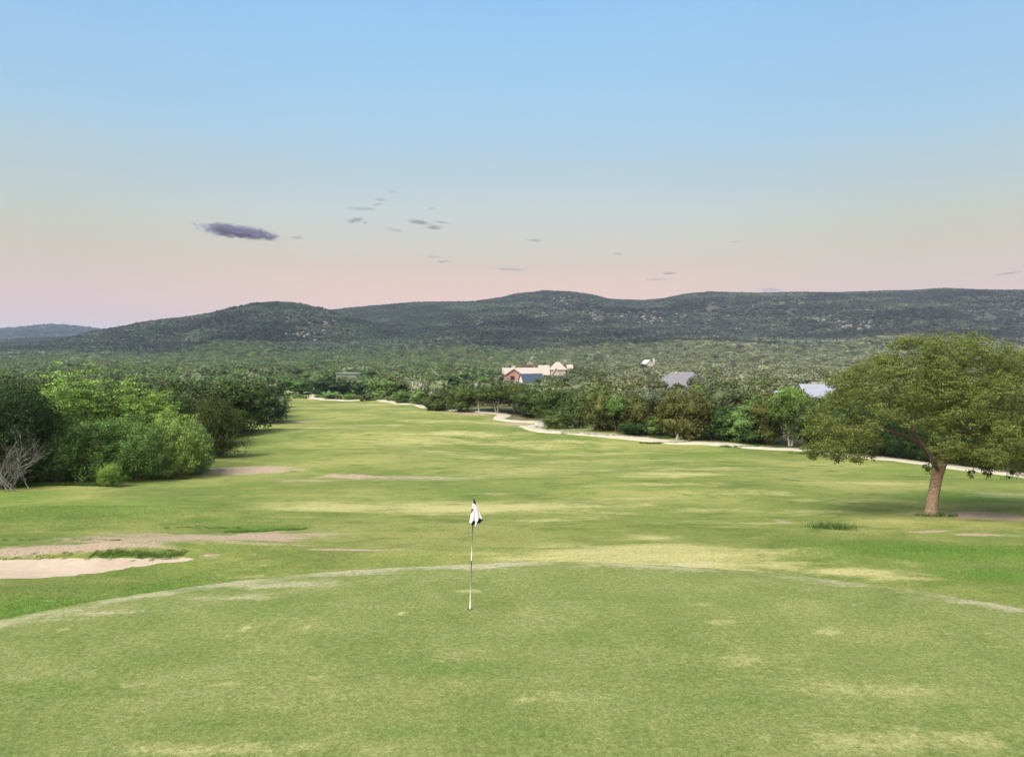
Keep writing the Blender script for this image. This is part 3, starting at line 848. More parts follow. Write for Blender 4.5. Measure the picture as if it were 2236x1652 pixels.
# pale broken stump
x, y, z = at(677, 439)
mb = MB(); mb.tube([(0, 0, -.1), (.05, 0, .25), (.1, 0, .6)], [.2, .15, .06], 8, jit=.5); mb.tube([(.1, 0, .1), (.4, .1, .2), (.7, .1, .2)], [.1, .07, .04], 7, jit=.4)
tag(mb.build('tree_stump', M_DEADWOOD, loc=(x, y, z)), 'broken pale stump at the foot of the brown tree by the path', 'tree stump')

# ------------------------------------------------------------------ trees and shrubs round the far end of the fairway
GF = 'trees and bushes at the far end of the fairway'
FARL = [
    ('juniper_tree', 'dark round clump at the far end of the fairway', 325, 396.5, 377, 36, 'dark green', 'bushy', 0),
    ('juniper_tree', 'dark tree right of the dark round clump at the fairway end', 345, 396, 379, 24, 'dark green', 'bushy', 1),
    ('juniper_tree', 'dark green tree left of the dark round clump', 301, 394, 376, 30, 'mid green', 'bushy', 2),
    ('juniper_tree', 'deep green tree in the middle of the fairway end', 362, 396.5, 380, 22, 'dark green', 'bushy', 3),
    ('acacia_tree', 'bright green domed tree beyond the fairway end', 382, 399, 376, 32, 'vivid green', 'bushy', 4),
    ('low_shrub', 'light green bush right beside the far loop of the path', 330, 399, 389.5, 19, 'vivid green', 'plume', 0),
    ('low_shrub', 'tiny green bush left of the far loop of the path', 298, 397, 392.5, 9, 'vivid green', 'plume', 1),
    ('low_shrub', 'small green bush right of the light bush by the path loop', 348, 400, 392, 8, 'vivid green', 'plume', 2),
    ('low_shrub', 'small dull green bush in the weedy patch at the fairway end', 367, 400, 392, 13, 'olive green', 'plume', 0),
    ('low_shrub', 'smallest bush at the front of the weedy patch', 361.5, 401, 396, 5, 'olive green', 'plume', 1),
    ('acacia_tree', 'light green bush left of the blossoming tree', 402, 403, 388, 20, 'vivid green', 'bushy', 5),
    ('acacia_tree', 'light green bush in front of the blossoming tree', 419, 404.5, 388, 22, 'vivid green', 'bushy', 0),
    ('blossom_tree', 'whitish blossoming tree above the light green bushes', 417, 399, 379.5, 19, 'blossom white', 'bushy', 1),
    ('blossom_tree', 'small whitish bush between light bushes and dark row', 434, 405, 389, 10, 'blossom white', 'bushy', 2),
    ('low_shrub', 'dark shrub at the foot of the light bushes left of the row', 432, 407.5, 396, 14, 'olive green', 'bushy', 3),
    ('juniper_tree', 'olive tree behind the blossoming tree', 400, 398, 378, 24, 'olive green', 'bushy', 2),
    ('juniper_tree', 'dark green tree above the pink sandy gap left of the fairway end', 288, 390, 374, 28, 'mid green', 'bushy', 3),
]
for (nm, lb, u, vb, vt, w, co, kd, i) in FARL:
    tree_px(nm, lb, 'bush' if nm == 'low_shrub' else 'tree', GF, u, vb, vt, w * 1.15, co, kind=kd, i=i)

# ------------------------------------------------------------------ houses
M_PINK = simple('pink_stucco', (0.32, 0.185, 0.15), (0.28, 0.16, 0.13), 0.6)
M_CREAM = simple('cream_stucco', (0.40, 0.34, 0.28), (0.34, 0.29, 0.24), 0.6)
M_WHITEW = simple('white_stucco', (0.44, 0.42, 0.38), (0.36, 0.34, 0.31), 0.6)
M_GLASS = simple('dark_window_glass', (0.03, 0.02, 0.02), (0.015, 0.012, 0.012), 1, 0.15, 0.5)
M_TRIM = simple('brown_trim', (0.10, 0.06, 0.05), None, 2)


def roof_mat(name, c, scale=(0.0, 0.0), kind='seam'):
    m, nt, b, o = mat(name)
    tc = nt.nodes.new('ShaderNodeTexCoord')
    w = nt.nodes.new('ShaderNodeTexWave'); w.inputs['Scale'].default_value = 0.9 if kind == 'seam' else 1.3
    w.bands_direction = 'X' if kind == 'seam' else 'Z'
    w.inputs['Distortion'].default_value = 0.2
    nt.links.new(tc.outputs['Object'], w.inputs[0])
    nz = noise(nt, 0.8, 5, 0.6, tc.outputs['Object'])
    cc = ramp(nt, nz, [(0.3, tuple(v * .82 for v in c)), (0.7, c)])
    cc = mix(nt, mrange(nt, w.outputs[1], 0.0, 0.25, 0.35, 0.0), cc, tuple(v * .55 for v in c))
    nt.links.new(cc, b.inputs['Base Color']); b.inputs['Roughness'].default_value = 0.55
    return m


M_RCREAM = roof_mat('cream_metal_roof', (0.33, 0.28, 0.245))
M_RBLUE = roof_mat('slate_blue_roof', (0.040, 0.056, 0.095))
M_RGREY = roof_mat('grey_shingle_roof', (0.155, 0.15, 0.165), kind='shingle')
M_RLIGHT = roof_mat('pale_blue_metal_roof', (0.225, 0.235, 0.28))
M_RGREEN = roof_mat('grey_green_roof', (0.17, 0.20, 0.15), kind='shingle')


def house(name, label, loc, rz, group='houses among the valley trees'):
    e = bpy.data.objects.new(name, None); C.objects.link(e); e.location = loc; e.rotation_euler = (0, 0, rz)
    tag(e, label, 'house', group); return e


def gable_block(e, x0, x1, y0, y1, zb, ze, zr, wall, roof, axis='x', over=0.5, th=0.18):
    """walls up to the eaves plus gables; roof slabs with overhang; ridge along axis"""
    mb = MB(); P_ = mb.poly
    if axis == 'x':
        ym = (y0 + y1) / 2
        P_([(x0, y0, zb), (x1, y0, zb), (x1, y0, ze), (x0, y0, ze)]); P_([(x1, y1, zb), (x0, y1, zb), (x0, y1, ze), (x1, y1, ze)])
        P_([(x1, y0, zb), (x1, y1, zb), (x1, y1, ze), (x1, ym, zr), (x1, y0, ze)]); P_([(x0, y1, zb), (x0, y0, zb), (x0, y0, ze), (x0, ym, zr), (x0, y1, ze)])
    else:
        xm = (x0 + x1) / 2
        P_([(x0, y1, zb), (x0, y0, zb), (x0, y0, ze), (x0, y1, ze)]); P_([(x1, y0, zb), (x1, y1, zb), (x1, y1, ze), (x1, y0, ze)])
        P_([(x0, y0, zb), (x1, y0, zb), (x1, y0, ze), (xm, y0, zr), (x0, y0, ze)]); P_([(x1, y1, zb), (x0, y1, zb), (x0, y1, ze), (xm, y1, zr), (x1, y1, ze)])
    w = mb.build('wall', wall, e)
    rb = MB()
    if axis == 'x':
        ym = (y0 + y1) / 2; sl = (zr - ze) / (ym - y0); ye = over * sl
        for (ya, s) in ((y0, -1), (y1, 1)):
            a = [(x0 - over, ya + s * over, ze - ye + .02), (x1 + over, ya + s * over, ze - ye + .02), (x1 + over, ym, zr + .02), (x0 - over, ym, zr + .02)]
            t = [(p[0], p[1], p[2] + th) for p in a]
            rb.poly(t if s < 0 else t[::-1]); rb.poly(a[::-1] if s < 0 else a)
            for k in range(4): rb.poly([a[k], a[(k + 1) % 4], t[(k + 1) % 4], t[k]])
    else:
        xm = (x0 + x1) / 2; sl = (zr - ze) / (xm - x0); xe = over * sl
        for (xa, s) in ((x0, -1), (x1, 1)):
            a = [(xa + s * over, y0 - over, ze - xe + .02), (xa + s * over, y1 + over, ze - xe + .02), (xm, y1 + over, zr + .02), (xm, y0 - over, zr + .02)]
            t = [(p[0], p[1], p[2] + th) for p in a]
            rb.poly(t if s > 0 else t[::-1]); rb.poly(a[::-1] if s > 0 else a)
            for k in range(4): rb.poly([a[k], a[(k + 1) % 4], t[(k + 1) % 4], t[k]])
    r = rb.build('roof', roof, e)
    return w, r


def hip_block(e, x0, x1, y0, y1, zb, ze, zr, wall, roof, rl=0.3, over=0.6):
    mb = MB(); mb.box(x0, x1, y0, y1, zb, ze); w = mb.build('wall', wall, e)
    X0, X1, Y0, Y1 = x0 - over, x1 + over, y0 - over, y1 + over
    ym = (y0 + y1) / 2; xm = (x0 + x1) / 2; hl_ = (X1 - X0) * rl / 2
    a, b_, c, d = (X0, Y0, ze), (X1, Y0, ze), (X1, Y1, ze), (X0, Y1, ze); r0, r1 = (xm - hl_, ym, zr), (xm + hl_, ym, zr)
    rb = MB(); rb.poly([a, b_, r1, r0]); rb.poly([b_, c, r1]); rb.poly([c, d, r0, r1]); rb.poly([d, a, r0]); rb.poly([d, c, b_, a])
    r = rb.build('roof', roof, e); return w, r


def window(e, x, y, z, w, h, parent=None):
    f = MB(); t = 0.12
    f.box(x - w / 2 - t, x + w / 2 + t, y - .10, y - .003, z - t, z); f.box(x - w / 2 - t, x + w / 2 + t, y - .10, y - .003, z + h, z + h + t)
    f.box(x - w / 2 - t, x - w / 2, y - .10, y - .003, z, z + h); f.box(x + w / 2, x + w / 2 + t, y - .10, y - .003, z, z + h)
    fo = f.build('window', M_TRIM, e)
    p = MB(); p.box(x - w / 2, x + w / 2, y - .06, y - .02, z, z + h); p.build('pane', M_GLASS, fo)


def chimney(roof, x, y, z0, z1, w, d, m):
    mb = MB(); mb.box(x - w / 2, x + w / 2, y - d / 2, y + d / 2, z0, z1); mb.box(x - w / 2 - .08, x + w / 2 + .08, y - d / 2 - .08, y + d / 2 + .08, z1, z1 + .18)
    mb.build('chimney', m, roof)


HOUSES = []


def anchor(u, D):
    x = (u - 512) / 770 * D
    HOUSES.append((x, D))
    return x, D, H1(x, D)


def zof(v, D): return 5 - (v - 350) / 770 * D


# pink gabled house with a long cream roof
D = 350.0; k = D / 770
x, y, z = anchor(520.5, D); e = house('pink_house', 'pink stucco house with cream roof, front gable and dark window', (x, y, z), 0)
zr = zof(367.8, D) - z; ze = zof(373.9, D) - z
w_, rf = gable_block(e, -18.5 * k + .5, 18.5 * k - .5, 0, 9, -1, ze, zr, M_CREAM, M_RCREAM)
chimney(rf, (513.5 - 520.5) * k, 4.2, zr - 1, zr + 0.8, 1.7, 1.1, M_WHITEW)
gable_block(e, (506 - 520.5) * k, (521.6 - 520.5) * k, -4, 0.6, -1, ze - .05, zof(368.9, D) - z, M_PINK, M_TRIM, 'y', .5)
window(e, (512.5 - 520.5) * k, -4, zof(379, D) - z, 1.7, 1.6)
mb = MB(); mb.box((512 - 520.5) * k, (520 - 520.5) * k, -5.4, -4.01, -1, zof(379.8, D) - z); mb.build('porch_wall', M_WHITEW, e)
# dark blue roofed house in front
D = 322.0; k = D / 770
x, y, z = anchor(531, D); e = house('blue_roof_house', 'small white house with steep slate blue roof in front of the pink house', (x, y, z), R(24))
gable_block(e, -4.6, 4.8, -3.6, 3.6, -1, zof(382.6, D) - z - .6, zof(373.6, D) - z, M_WHITEW, M_RBLUE, 'x', .35)
# cream house with pyramid roof to the right
D = 372.0; k = D / 770
x, y, z = anchor(555, D); e = house('cream_house', 'cream house with tall rounded hip roof right of the pink house', (x, y, z), 0)
gable_block(e, (539 - 555) * k, (549 - 555) * k, -1.5, 7, -1, zof(374, D) - z, zof(365.3, D) - z, M_CREAM, M_RCREAM, 'x', .4)
hip_block(e, (550.5 - 555) * k, (566 - 555) * k, 0, 9, -1, zof(369.3, D) - z, zof(361.8, D) - z, M_CREAM, M_RCREAM, .22)
gable_block(e, (551 - 555) * k, (560 - 555) * k, -5, -0.5, -1, zof(374.5, D) - z, zof(367.6, D) - z, M_CREAM, M_RCREAM, 'y', .5)
gable_block(e, (567.5 - 555) * k, (573 - 555) * k, 1, 6, -1, zof(368, D) - z, zof(364.6, D) - z, M_WHITEW, M_RCREAM, 'x', .2)
# gable behind on the left
D = 392.0; k = D / 770
x, y, z = anchor(530, D); e = house('cream_gable_house', 'pale gabled roof rising behind the ridge of the pink house', (x, y, z), 0)
gable_block(e, (523.5 - 530) * k, (537 - 530) * k, 0, 8, -1, zof(367.6, D) - z, zof(361.8, D) - z, M_CREAM, M_RCREAM, 'y', .4)
mb = MB(); mb.box((522.6 - 530) * k, (533.2 - 530) * k, -3.4, -0.6, -1, zof(364.2, D) - z); mb.build('dark_wall', M_TRIM, e)
# grey hip roof
D = 205.0; k = D / 770
x, y, z = anchor(684, D); e = house('grey_roof_house', 'house under a wide grey shingle hip roof among olive trees', (x, y, z), R(4))
w_, rf = hip_block(e, -5.4, 7.5, 0, 10, -1, zof(387, D) - z, zof(372.0, D) - z, M_WHITEW, M_RGREY, .42)
mb = MB(); mb.box(-1.1, -.7, 4.1, 4.5, zof(374, D) - z, zof(371.4, D) - z); mb.build('vent_pipe', M_WHITEW, rf)
# pale blue metal roof with chimney
D = 152.0; k = D / 770
x, y, z = anchor(822, D); e = house('metal_roof_house', 'house with pale blue metal roof and white chimney left of the big oak', (x, y, z), R(-3))
w_, rf = gable_block(e, -2.6, 6.5, 0, 9, -1, zof(397.5, D) - z, zof(385.4, D) - z, M_WHITEW, M_RLIGHT, 'x', .4)
chimney(rf, (822.7 - 822) * k, 4.6, zof(388, D) - z, zof(383.7, D) - z, .75, .6, M_WHITEW)
# low light roof left of it
D = 156.0; k = D / 770
x, y, z = anchor(777, D); e = house('low_roof_house', 'low pale roof with a ridge vent peeping behind the green trees', (x, y, z), R(12))
w_, rf = gable_block(e, -2.2, 3.6, 0, 6, -1, zof(400, D) - z, zof(392.0, D) - z, M_WHITEW, M_RLIGHT, 'x', .3)
mb = MB(); mb.box(-1.6, .6, 2.5, 3.5, zof(392.6, D) - z, zof(390.6, D) - z); mb.build('ridge_vent', M_WHITEW, rf)
# distant white gable with chimney
D = 450.0; k = D / 770
x, y, z = anchor(650, D); e = house('white_gable_house', 'distant small white gabled house with a tall chimney', (x, y, z), R(20))
w_, rf = gable_block(e, -2.7, 2.7, 0, 6, -1, zof(363.4, D) - z, zof(359.8, D) - z, M_WHITEW, M_WHITEW, 'y', .3)
chimney(rf, 3.3, 1.2, zof(364, D) - z, zof(358.0, D) - z, .95, .9, M_WHITEW)
# little blue-grey roof
D = 318.0; k = D / 770
x, y, z = anchor(472, D); e = house('blue_grey_house', 'little blue-grey roofed house left of the pink house', (x, y, z), R(30))
hip_block(e, -2.1, 2.1, -1.8, 1.8, -1, zof(380.5, D) - z, zof(373.6, D) - z, M_WHITEW, M_RLIGHT, .2)
# long flat grey-green building
D = 300.0; k = D / 770
x, y, z = anchor(349, D); e = house('flat_building', 'long low grey-green building beyond the fairway end', (x, y, z), 0)
mb = MB(); mb.box(-13 * k, 12 * k, 0, 6, -1, zof(373.4, D) - z); mb.build('wall', M_RGREEN, e)
mb = MB(); mb.box(-13.6 * k, 12.6 * k, -.4, 6.4, zof(373.4, D) - z + .01, zof(372.5, D) - z + .01); mb.build('roof', M_RGREEN, e)
# white van-size shed roof glimpsed by the row
D = 170.0
x, y, z = anchor(473, D); e = house('white_shed', 'tiny white shed roof peeping over the dark row of trees', (x, y, z), R(10))
gable_block(e, -.8, .8, 0, 2.0, -1, zof(386.9, D) - z, zof(384.3, D) - z, M_WHITEW, M_RLIGHT, 'x', .2)

# ------------------------------------------------------------------ woodland: individual trees first, the far mass as one object
VIEW_CLEAR = [(516, 350, 16, 380.5), (530, 322, 11, 382), (555, 372, 16, 375), (530, 392, 10, 370), (677, 205, 15, 387), (821, 152, 14, 397), (778, 156, 7, 398), (650, 450, 5, 363), (472, 318, 5, 379), (349, 300, 12, 374.5), (473, 170, 4, 386)]


def blocked(x, y, h):
    """would a tree of height h here stand in a house or hide one the photograph shows"""
    u = 512 + x / y * 770
    for (hu, hD, hw, hv) in VIEW_CLEAR:
        if abs(u - hu) < hw + 900 / y:
            if abs(y - hD) < 8 and abs(u - hu) < hw + 2: return True
            if y < hD:
                top = 350 + (CAMZ - (H1(x, y) + h)) / y * 770
                if top < hv - 1: return True
    return False


def in_fairway(x, y):
    l = np.interp(y, [30, 46, 60, 99, 290, 300], [-30, -24, -20, -29.6, -88, -90]); r_ = np.interp(y, [60, 75, 88, 100, 122, 150, 190, 238, 290, 300], [36, 28, 20.5, 12, 1, -9, -27, -46, -72, -76])
    return l - 2 < x < r_ + 6 and y < 292


words_c = [('olive green', .28), ('dark olive', .2), ('mid green', .16), ('grey-olive', .2), ('pale grey-green', .06), ('brown olive', .1)]
cand = []
rr = np.random.default_rng(21)
cell = {}
tries = 0
while tries < 60000 and len(cand) < 2600:
    tries += 1
    y = 104 + (310 - 104) * rr.random() ** 0.75
    u = -60 + 1150 * rr.random()
    x = (u - 512) / 770 * y
    if in_fairway(x, y): continue
    if y < 128 and u > 300 and x < np.interp(y, [100, 128], [20, 6]) + 8: continue
    if u < 300 and y < 108: continue
    q = (int(x // 4), int(y // 4))
    if any((abs(cx - x) ** 2 + abs(cy - y) ** 2) < (4.2 + y * .004) ** 2 for a in (-1, 0, 1) for b_ in (-1, 0, 1) for cx, cy in cell.get((q[0] + a, q[1] + b_), ())): continue
    cell.setdefault(q, []).append((x, y)); cand.append((x, y, u))
bands = [(104, 122), (122, 136), (136, 150), (150, 166), (166, 184), (184, 204), (204, 228)]
bn = ['first', 'second', 'third', 'fourth', 'fifth', 'sixth', 'seventh']
def ordn(n): return str(n) + ('th' if 10 <= n % 100 <= 20 else {1: 'st', 2: 'nd', 3: 'rd'}.get(n % 10, 'th'))
side_n = {'left': 'left woodland', 'right': 'right woodland'}
ind = []
used = set()
for bi, (b0, b1) in enumerate(bands):
    for side in ('left', 'right'):
        sel = sorted([c for c in cand if b0 <= c[1] < b1 and ((c[2] < 330) == (side == 'left')) and -20 < c[2] < 1044], key=lambda c: c[2])
        step = max(1, round(len(sel) / (22 if side == 'right' else 12)))
        sel = [c for j, c in enumerate(sel) if j % step == 0]
        n = 0
        for (x, y, u) in sel:
            h = rr.uniform(3.6, 6.0)
            while blocked(x, y, h) and h > 2.4: h -= .7
            if blocked(x, y, h): continue
            n += 1
            used.add((x, y))
            hillu = u / 1024
            pr = np.array([w for _, w in words_c]); 
            if side == 'left': pr = np.array([.15, .2, .5, .05, .0, .1])
            co = words_c[rr.choice(len(words_c), p=pr / pr.sum())][0]
            kd = ['bushy', 'bushy', 'umbrella', 'plume'][rr.integers(4)]
            sh = {'bushy': 'round', 'umbrella': 'spreading', 'plume': 'feathery'}[kd]
            put_tree('scrub_tree', f'{sh} {co} tree, {ordn(n)} from left in {bn[bi]} row of the {side_n[side]}', 'tree',
                     f'scrub trees of the {side_n[side]}', (x, y, H1(x, y)), h * rr.uniform(.95, 1.5), h, co, kind=kd, level='far' if y > 125 else 'mid', i=int(rr.integers(5)))
            if side == 'right':
                c_ = C.objects[-2]; c_ = [q for q in C.objects[-3:] if q.name.startswith('crown')][0]; c_.color = (c_.color[0] * 1.5, c_.color[1] * 1.38, c_.color[2] * 1.2, 1)

def tree_at(label, u, y, vt, wpx, colour, kind='bushy', i=0):
    x = (u - 512) / 770 * y; z = H1(x, y)
    h = zof(vt, y) - z
    put_tree('scrub_tree', label, 'tree', 'trees around the houses', (x, y, z), wpx * y / 770 * 1.25, h, colour, kind=kind, level='mid', i=i)


tree_at('dark round tree in front of the grey hip roof', 677, 190, 381.5, 18, 'dark olive', i=1)
tree_at('sparse grey-olive tree over the right end of the grey hip roof', 697, 196, 373, 20, 'grey-olive', i=2)
tree_at('green tree filling the corner left of the grey hip roof', 657, 192, 379, 20, 'olive green', i=3)
tree_at('broad grey-green tree just right of the cream house', 576, 330, 367, 24, 'grey-olive', i=0)
tree_at('deep green tree right of the slate blue roof', 545, 300, 377, 22, 'mid green', i=4)
tree_at('tree below the cream house, second right of the blue roof', 561, 305, 375, 22, 'mid green', i=2)
tree_at('large olive tree right of the house cluster', 592, 290, 368, 32, 'olive green', i=1)
tree_at('grey-green bushy tree hiding the left end of the pink house', 494, 340, 366, 22, 'pale grey-green', i=3)
tree_at('mid green tree left of the pink house, farther from it', 480, 335, 367, 20, 'mid green', i=5)
tree_at('low tree covering the foot of the pink gable', 507, 312, 380, 20, 'olive green', i=0)
tree_at('low tree in front of the slate blue roof', 524, 300, 382.5, 20, 'olive green', i=1)
tree_at('tree left of the distant white gabled house', 641, 430, 362, 14, 'olive green', i=2)
tree_at('tree right of the distant white gabled house', 662, 430, 361.5, 14, 'grey-olive', i=4)
tree_at('dark tree below the pale blue metal roof', 818, 138, 396, 24, 'dark olive', i=3)
tree_at('olive tree left behind the low pale roof', 762, 165, 385, 26, 'olive green', i=2)
tree_at('olive tree between the two pale metal roofs', 798, 160, 386, 20, 'grey-olive', i=0)

# prototypes for the scattered mass (not in the scene themselves)
vale_col = bpy.data.collections.new('woodland_prototypes')
hill_col = bpy.data.collections.new('hill_prototypes')
pi = 0
for kd in ('bushy', 'umbrella', 'plume'):
    for i in range(2):
        r = np.random.default_rng(900 + pi)
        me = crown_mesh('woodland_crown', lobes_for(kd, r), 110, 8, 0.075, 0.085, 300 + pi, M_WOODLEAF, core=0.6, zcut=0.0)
        ob = bpy.data.objects.new('woodland_%02d' % pi, me); vale_col.objects.link(ob); pi += 1
for i in range(4):
    r = np.random.default_rng(950 + i)
    L = [(0, 0, .45, .45, .45, .45), (.2 * math.cos(i), .2 * math.sin(i), .6, .3, .3, .35)]
    me = crown_mesh('hill_crown', L, 22, 3, 0.12, 0.26, 400 + i, M_WOODLEAF, core=0.72, zcut=0.0, asp=1.3)
    ob = bpy.data.objects.new('hill_%02d' % i, me); hill_col.objects.link(ob)


def scatter(name, label, pts, scl, pick, tint, coll):
    n = len(pts)
    me = bpy.data.meshes.new(name); me.vertices.add(n); me.vertices.foreach_set('co', np.asarray(pts, np.float32).ravel())
    for an, typ, d in (('scl', 'FLOAT_VECTOR', scl), ('rot', 'FLOAT_VECTOR', np.stack([np.zeros(n), np.zeros(n), rng.random(n) * 6.28], 1)), ('pick', 'INT', pick), ('tint', 'FLOAT_COLOR', tint)):
        a = me.attributes.new(an, typ, 'POINT')
        a.data.foreach_set({'FLOAT_VECTOR': 'vector', 'INT': 'value', 'FLOAT_COLOR': 'color'}[typ], np.ascontiguousarray(d, dtype=np.int32 if typ == 'INT' else np.float32).ravel())
    ob = link(name, me)
    ng = bpy.data.node_groups.new(name, 'GeometryNodeTree')
    ng.interface.new_socket('Geometry', in_out='INPUT', socket_type='NodeSocketGeometry'); ng.interface.new_socket('Geometry', in_out='OUTPUT', socket_type='NodeSocketGeometry')
    gi = ng.nodes.new('NodeGroupInput'); go = ng.nodes.new('NodeGroupOutput')
    ci = ng.nodes.new('GeometryNodeCollectionInfo'); ci.inputs['Collection'].default_value = coll; ci.inputs['Separate Children'].default_value = True; ci.inputs['Reset Children'].default_value = True
    ip = ng.nodes.new('GeometryNodeInstanceOnPoints'); ip.inputs['Pick Instance'].default_value = True
    def na(nm, t):
        q = ng.nodes.new('GeometryNodeInputNamedAttribute'); q.data_type = t; q.inputs['Name'].default_value = nm
        return [s for s in q.outputs if s.enabled and s.name == 'Attribute'][0]
    ng.links.new(gi.outputs[0], ip.inputs['Points']); ng.links.new(ci.outputs[0], ip.inputs['Instance'])
    ng.links.new(na('pick', 'INT'), ip.inputs['Instance Index']); ng.links.new(na('rot', 'FLOAT_VECTOR'), ip.inputs['Rotation']); ng.links.new(na('scl', 'FLOAT_VECTOR'), ip.inputs['Scale'])
    ng.links.new(ip.outputs[0], go.inputs[0])
    md = ob.modifiers.new('scatter', 'NODES'); md.node_group = ng
    tag(ob, label, 'woodland', kind='stuff')
    return ob


PAL = np.array([COL['olive green'], COL['dark olive'], COL['mid green'], COL['grey-olive'], COL['pale grey-green'], COL['dark green']])
# the valley mass
vp = []
for (x, y, u) in cand:
    if (x, y) in used: continue
    h = rr.uniform(3.6, 5.8)
    while blocked(x, y, h) and h > 1.8: h -= .6
    if blocked(x, y, h): continue
    vp.append((x, y, h))
n = 21000
y = np.sqrt(rr.random(n) * (930 ** 2 - 295 ** 2) + 295 ** 2); x = (rr.random(n) * 1.56 - .78) * y
for a, b_ in zip(x, y):
    h = rr.uniform(3.8, 6.5) if b_ < 600 else rr.uniform(4, 7)
    if b_ < 470:
        while blocked(a, b_, h) and h > 1.8: h -= .6
        if blocked(a, b_, h): continue
    vp.append((a, b_, h))
vp = np.array(vp)


def tints(x, y, far=0.0):
    n = len(x)
    g1 = fbm(x / 60, y / 60, 3, 81); g2 = fbm(x / 140, y / 140, 3, 85)
    left = 1 - sstep(-0.25, 0.15, x / y)
    p = np.stack([np.full(n, .9), .5 + 0 * x, .35 + left * 1.2, .25 + (1 - left) * .9 + np.clip(g1, 0, 1), .10 + (1 - left) * .35 * (g2 > 0), .25 + left * .6 + np.clip(-g1, 0, 1)], 1)
    p /= p.sum(1)[:, None]
    k = (p.cumsum(1) < rr.random(n)[:, None]).sum(1).clip(0, 5)
    right = sstep(-0.08, 0.22, x / y)
    c = PAL[k] * (0.80 + .6 * rr.random(n) + .75 * right + .15 * sstep(250, 600, y) - (1 - right) * .25 * sstep(600, 900, y) + (1 - right) * .32)[:, None]
    c = c * (1 - .45 * right[:, None]) + c.mean(1)[:, None] * np.array([1.25, 1.18, .72]) * .45 * right[:, None]
    c = c * (1 - .1 * right[:, None])
    c = c * .72 + c.mean(1)[:, None] * np.array([1.15, 1.15, .72]) * .28
    return np.concatenate([c, np.ones((n, 1))], 1)


w_ = vp[:, 2] * rr.uniform(1.2, 2.2, len(vp))
scatter('valley_woodland', 'dense mass of scrub woodland filling the valley floor below the hills', np.stack([vp[:, 0], vp[:, 1], H(vp[:, 0], vp[:, 1]) - .1], 1),
        np.stack([w_, w_, vp[:, 2]], 1), rr.integers(0, 6, len(vp)), tints(vp[:, 0], vp[:, 1]), vale_col)
# the hillsides
n = 150000
y = np.sqrt(rr.random(n) * (2080 ** 2 - 880 ** 2) + 880 ** 2); x = (rr.random(n) * 1.56 - .78) * y
n2 = 9000
y2 = rr.uniform(2500, 3450, n2); x2 = rr.uniform(-.80, -.25, n2) * y2
x = np.concatenate([x, x2]); y = np.concatenate([y, y2])
z = H(x, y)
den = .6 * fbm(x / 70, y / 30, 3, 91) + .55 * fbm(x / 22, y / 11, 2, 92)
keep = (den > -0.50 + .35 * rr.random(len(x)))
x, y, z = x[keep], y[keep], z[keep]
h = rr.uniform(2.8, 6.0, len(x)) * np.where(y > 2400, 2.2, 1.0)
w_ = h * rr.uniform(1.2, 2.3, len(x))
t = tints(x, y)
lf = 1 - sstep(-0.1, 0.35, x / y)
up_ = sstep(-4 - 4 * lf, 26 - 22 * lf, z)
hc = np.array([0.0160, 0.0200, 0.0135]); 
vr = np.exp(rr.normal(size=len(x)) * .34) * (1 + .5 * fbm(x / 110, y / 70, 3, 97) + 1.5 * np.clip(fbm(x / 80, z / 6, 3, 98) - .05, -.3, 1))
far_haze = sstep(2300, 2500, y)[:, None]  # bluish distance haze painted into the tint of the farthest trees
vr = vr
t[:, :3] = (1 + far_haze * (np.array([.75, 1.0, 1.75]) - 1)) * (t[:, :3] * (1 - .82 * up_[:, None]) + hc * .82 * up_[:, None]) * np.clip(vr, .25, 3.2)[:, None]
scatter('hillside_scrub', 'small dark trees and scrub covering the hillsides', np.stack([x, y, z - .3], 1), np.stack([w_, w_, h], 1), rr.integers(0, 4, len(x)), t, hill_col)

# pale rock outcrops on the hillsides
mb_v = []; mb_f = []
cv, cf = ICO1
rk = []
for (u0, v0, ru, rv, n) in [(650, 320, 26, 7, 60), (600, 318, 12, 5, 20), (560, 303, 18, 8, 30), (860, 328, 24, 4, 50), (830, 322, 12, 4, 20), (480, 322, 8, 4, 12), (300, 335, 20, 6, 24), (330, 325, 14, 5, 12), (540, 315, 14, 5, 16), (740, 335, 40, 8, 20), (695, 300, 8, 4, 6)]:
    for k in range(n):
        u = random.gauss(u0, ru * .6); v = random.gauss(v0, rv * .6)
        d = ray(u, v); d = d / d[1]
        ys = np.linspace(900, 2300, 500); zz = H(d[0] * ys, ys); k_ = np.argmax(CAMZ + d[2] * ys < zz)
        if k_ == 0: continue
        rk.append((d[0] * ys[k_], ys[k_], zz[k_]))
vv = []; ff = []
for (x, y, z) in rk:
    s = random.uniform(1.2, 3.6)
    q = cv * np.array([s * random.uniform(.8, 1.6), s, s * random.uniform(.5, .9)]) * (1 + .2 * rng.normal(size=(len(cv), 1))) + np.array([x, y - 3, z + 2.5])
    ff.append(cf + sum(len(a) for a in vv)); vv.append(q)
M_ROCK = simple('pale_limestone', (0.17, 0.155, 0.14), (0.08, 0.073, 0.065), 0.2, 0.95, 0.1)
tag(link('rock_outcrops', np_mesh('rock_outcrops', np.concatenate(vv), np.concatenate(ff), [M_ROCK])), 'pale limestone outcrops showing between the hillside scrub', 'rocks', kind='stuff')

# lone tree on the crest
x = (542.5 - 512) / 770 * 1900; z = H1(x, 1900)
put_tree('crest_tree', 'lone tree standing up from the highest crest of the ridge', 'tree', None, (x, 1900, z), 9, 9.5, 'dark green', kind='umbrella', level='far', i=0)

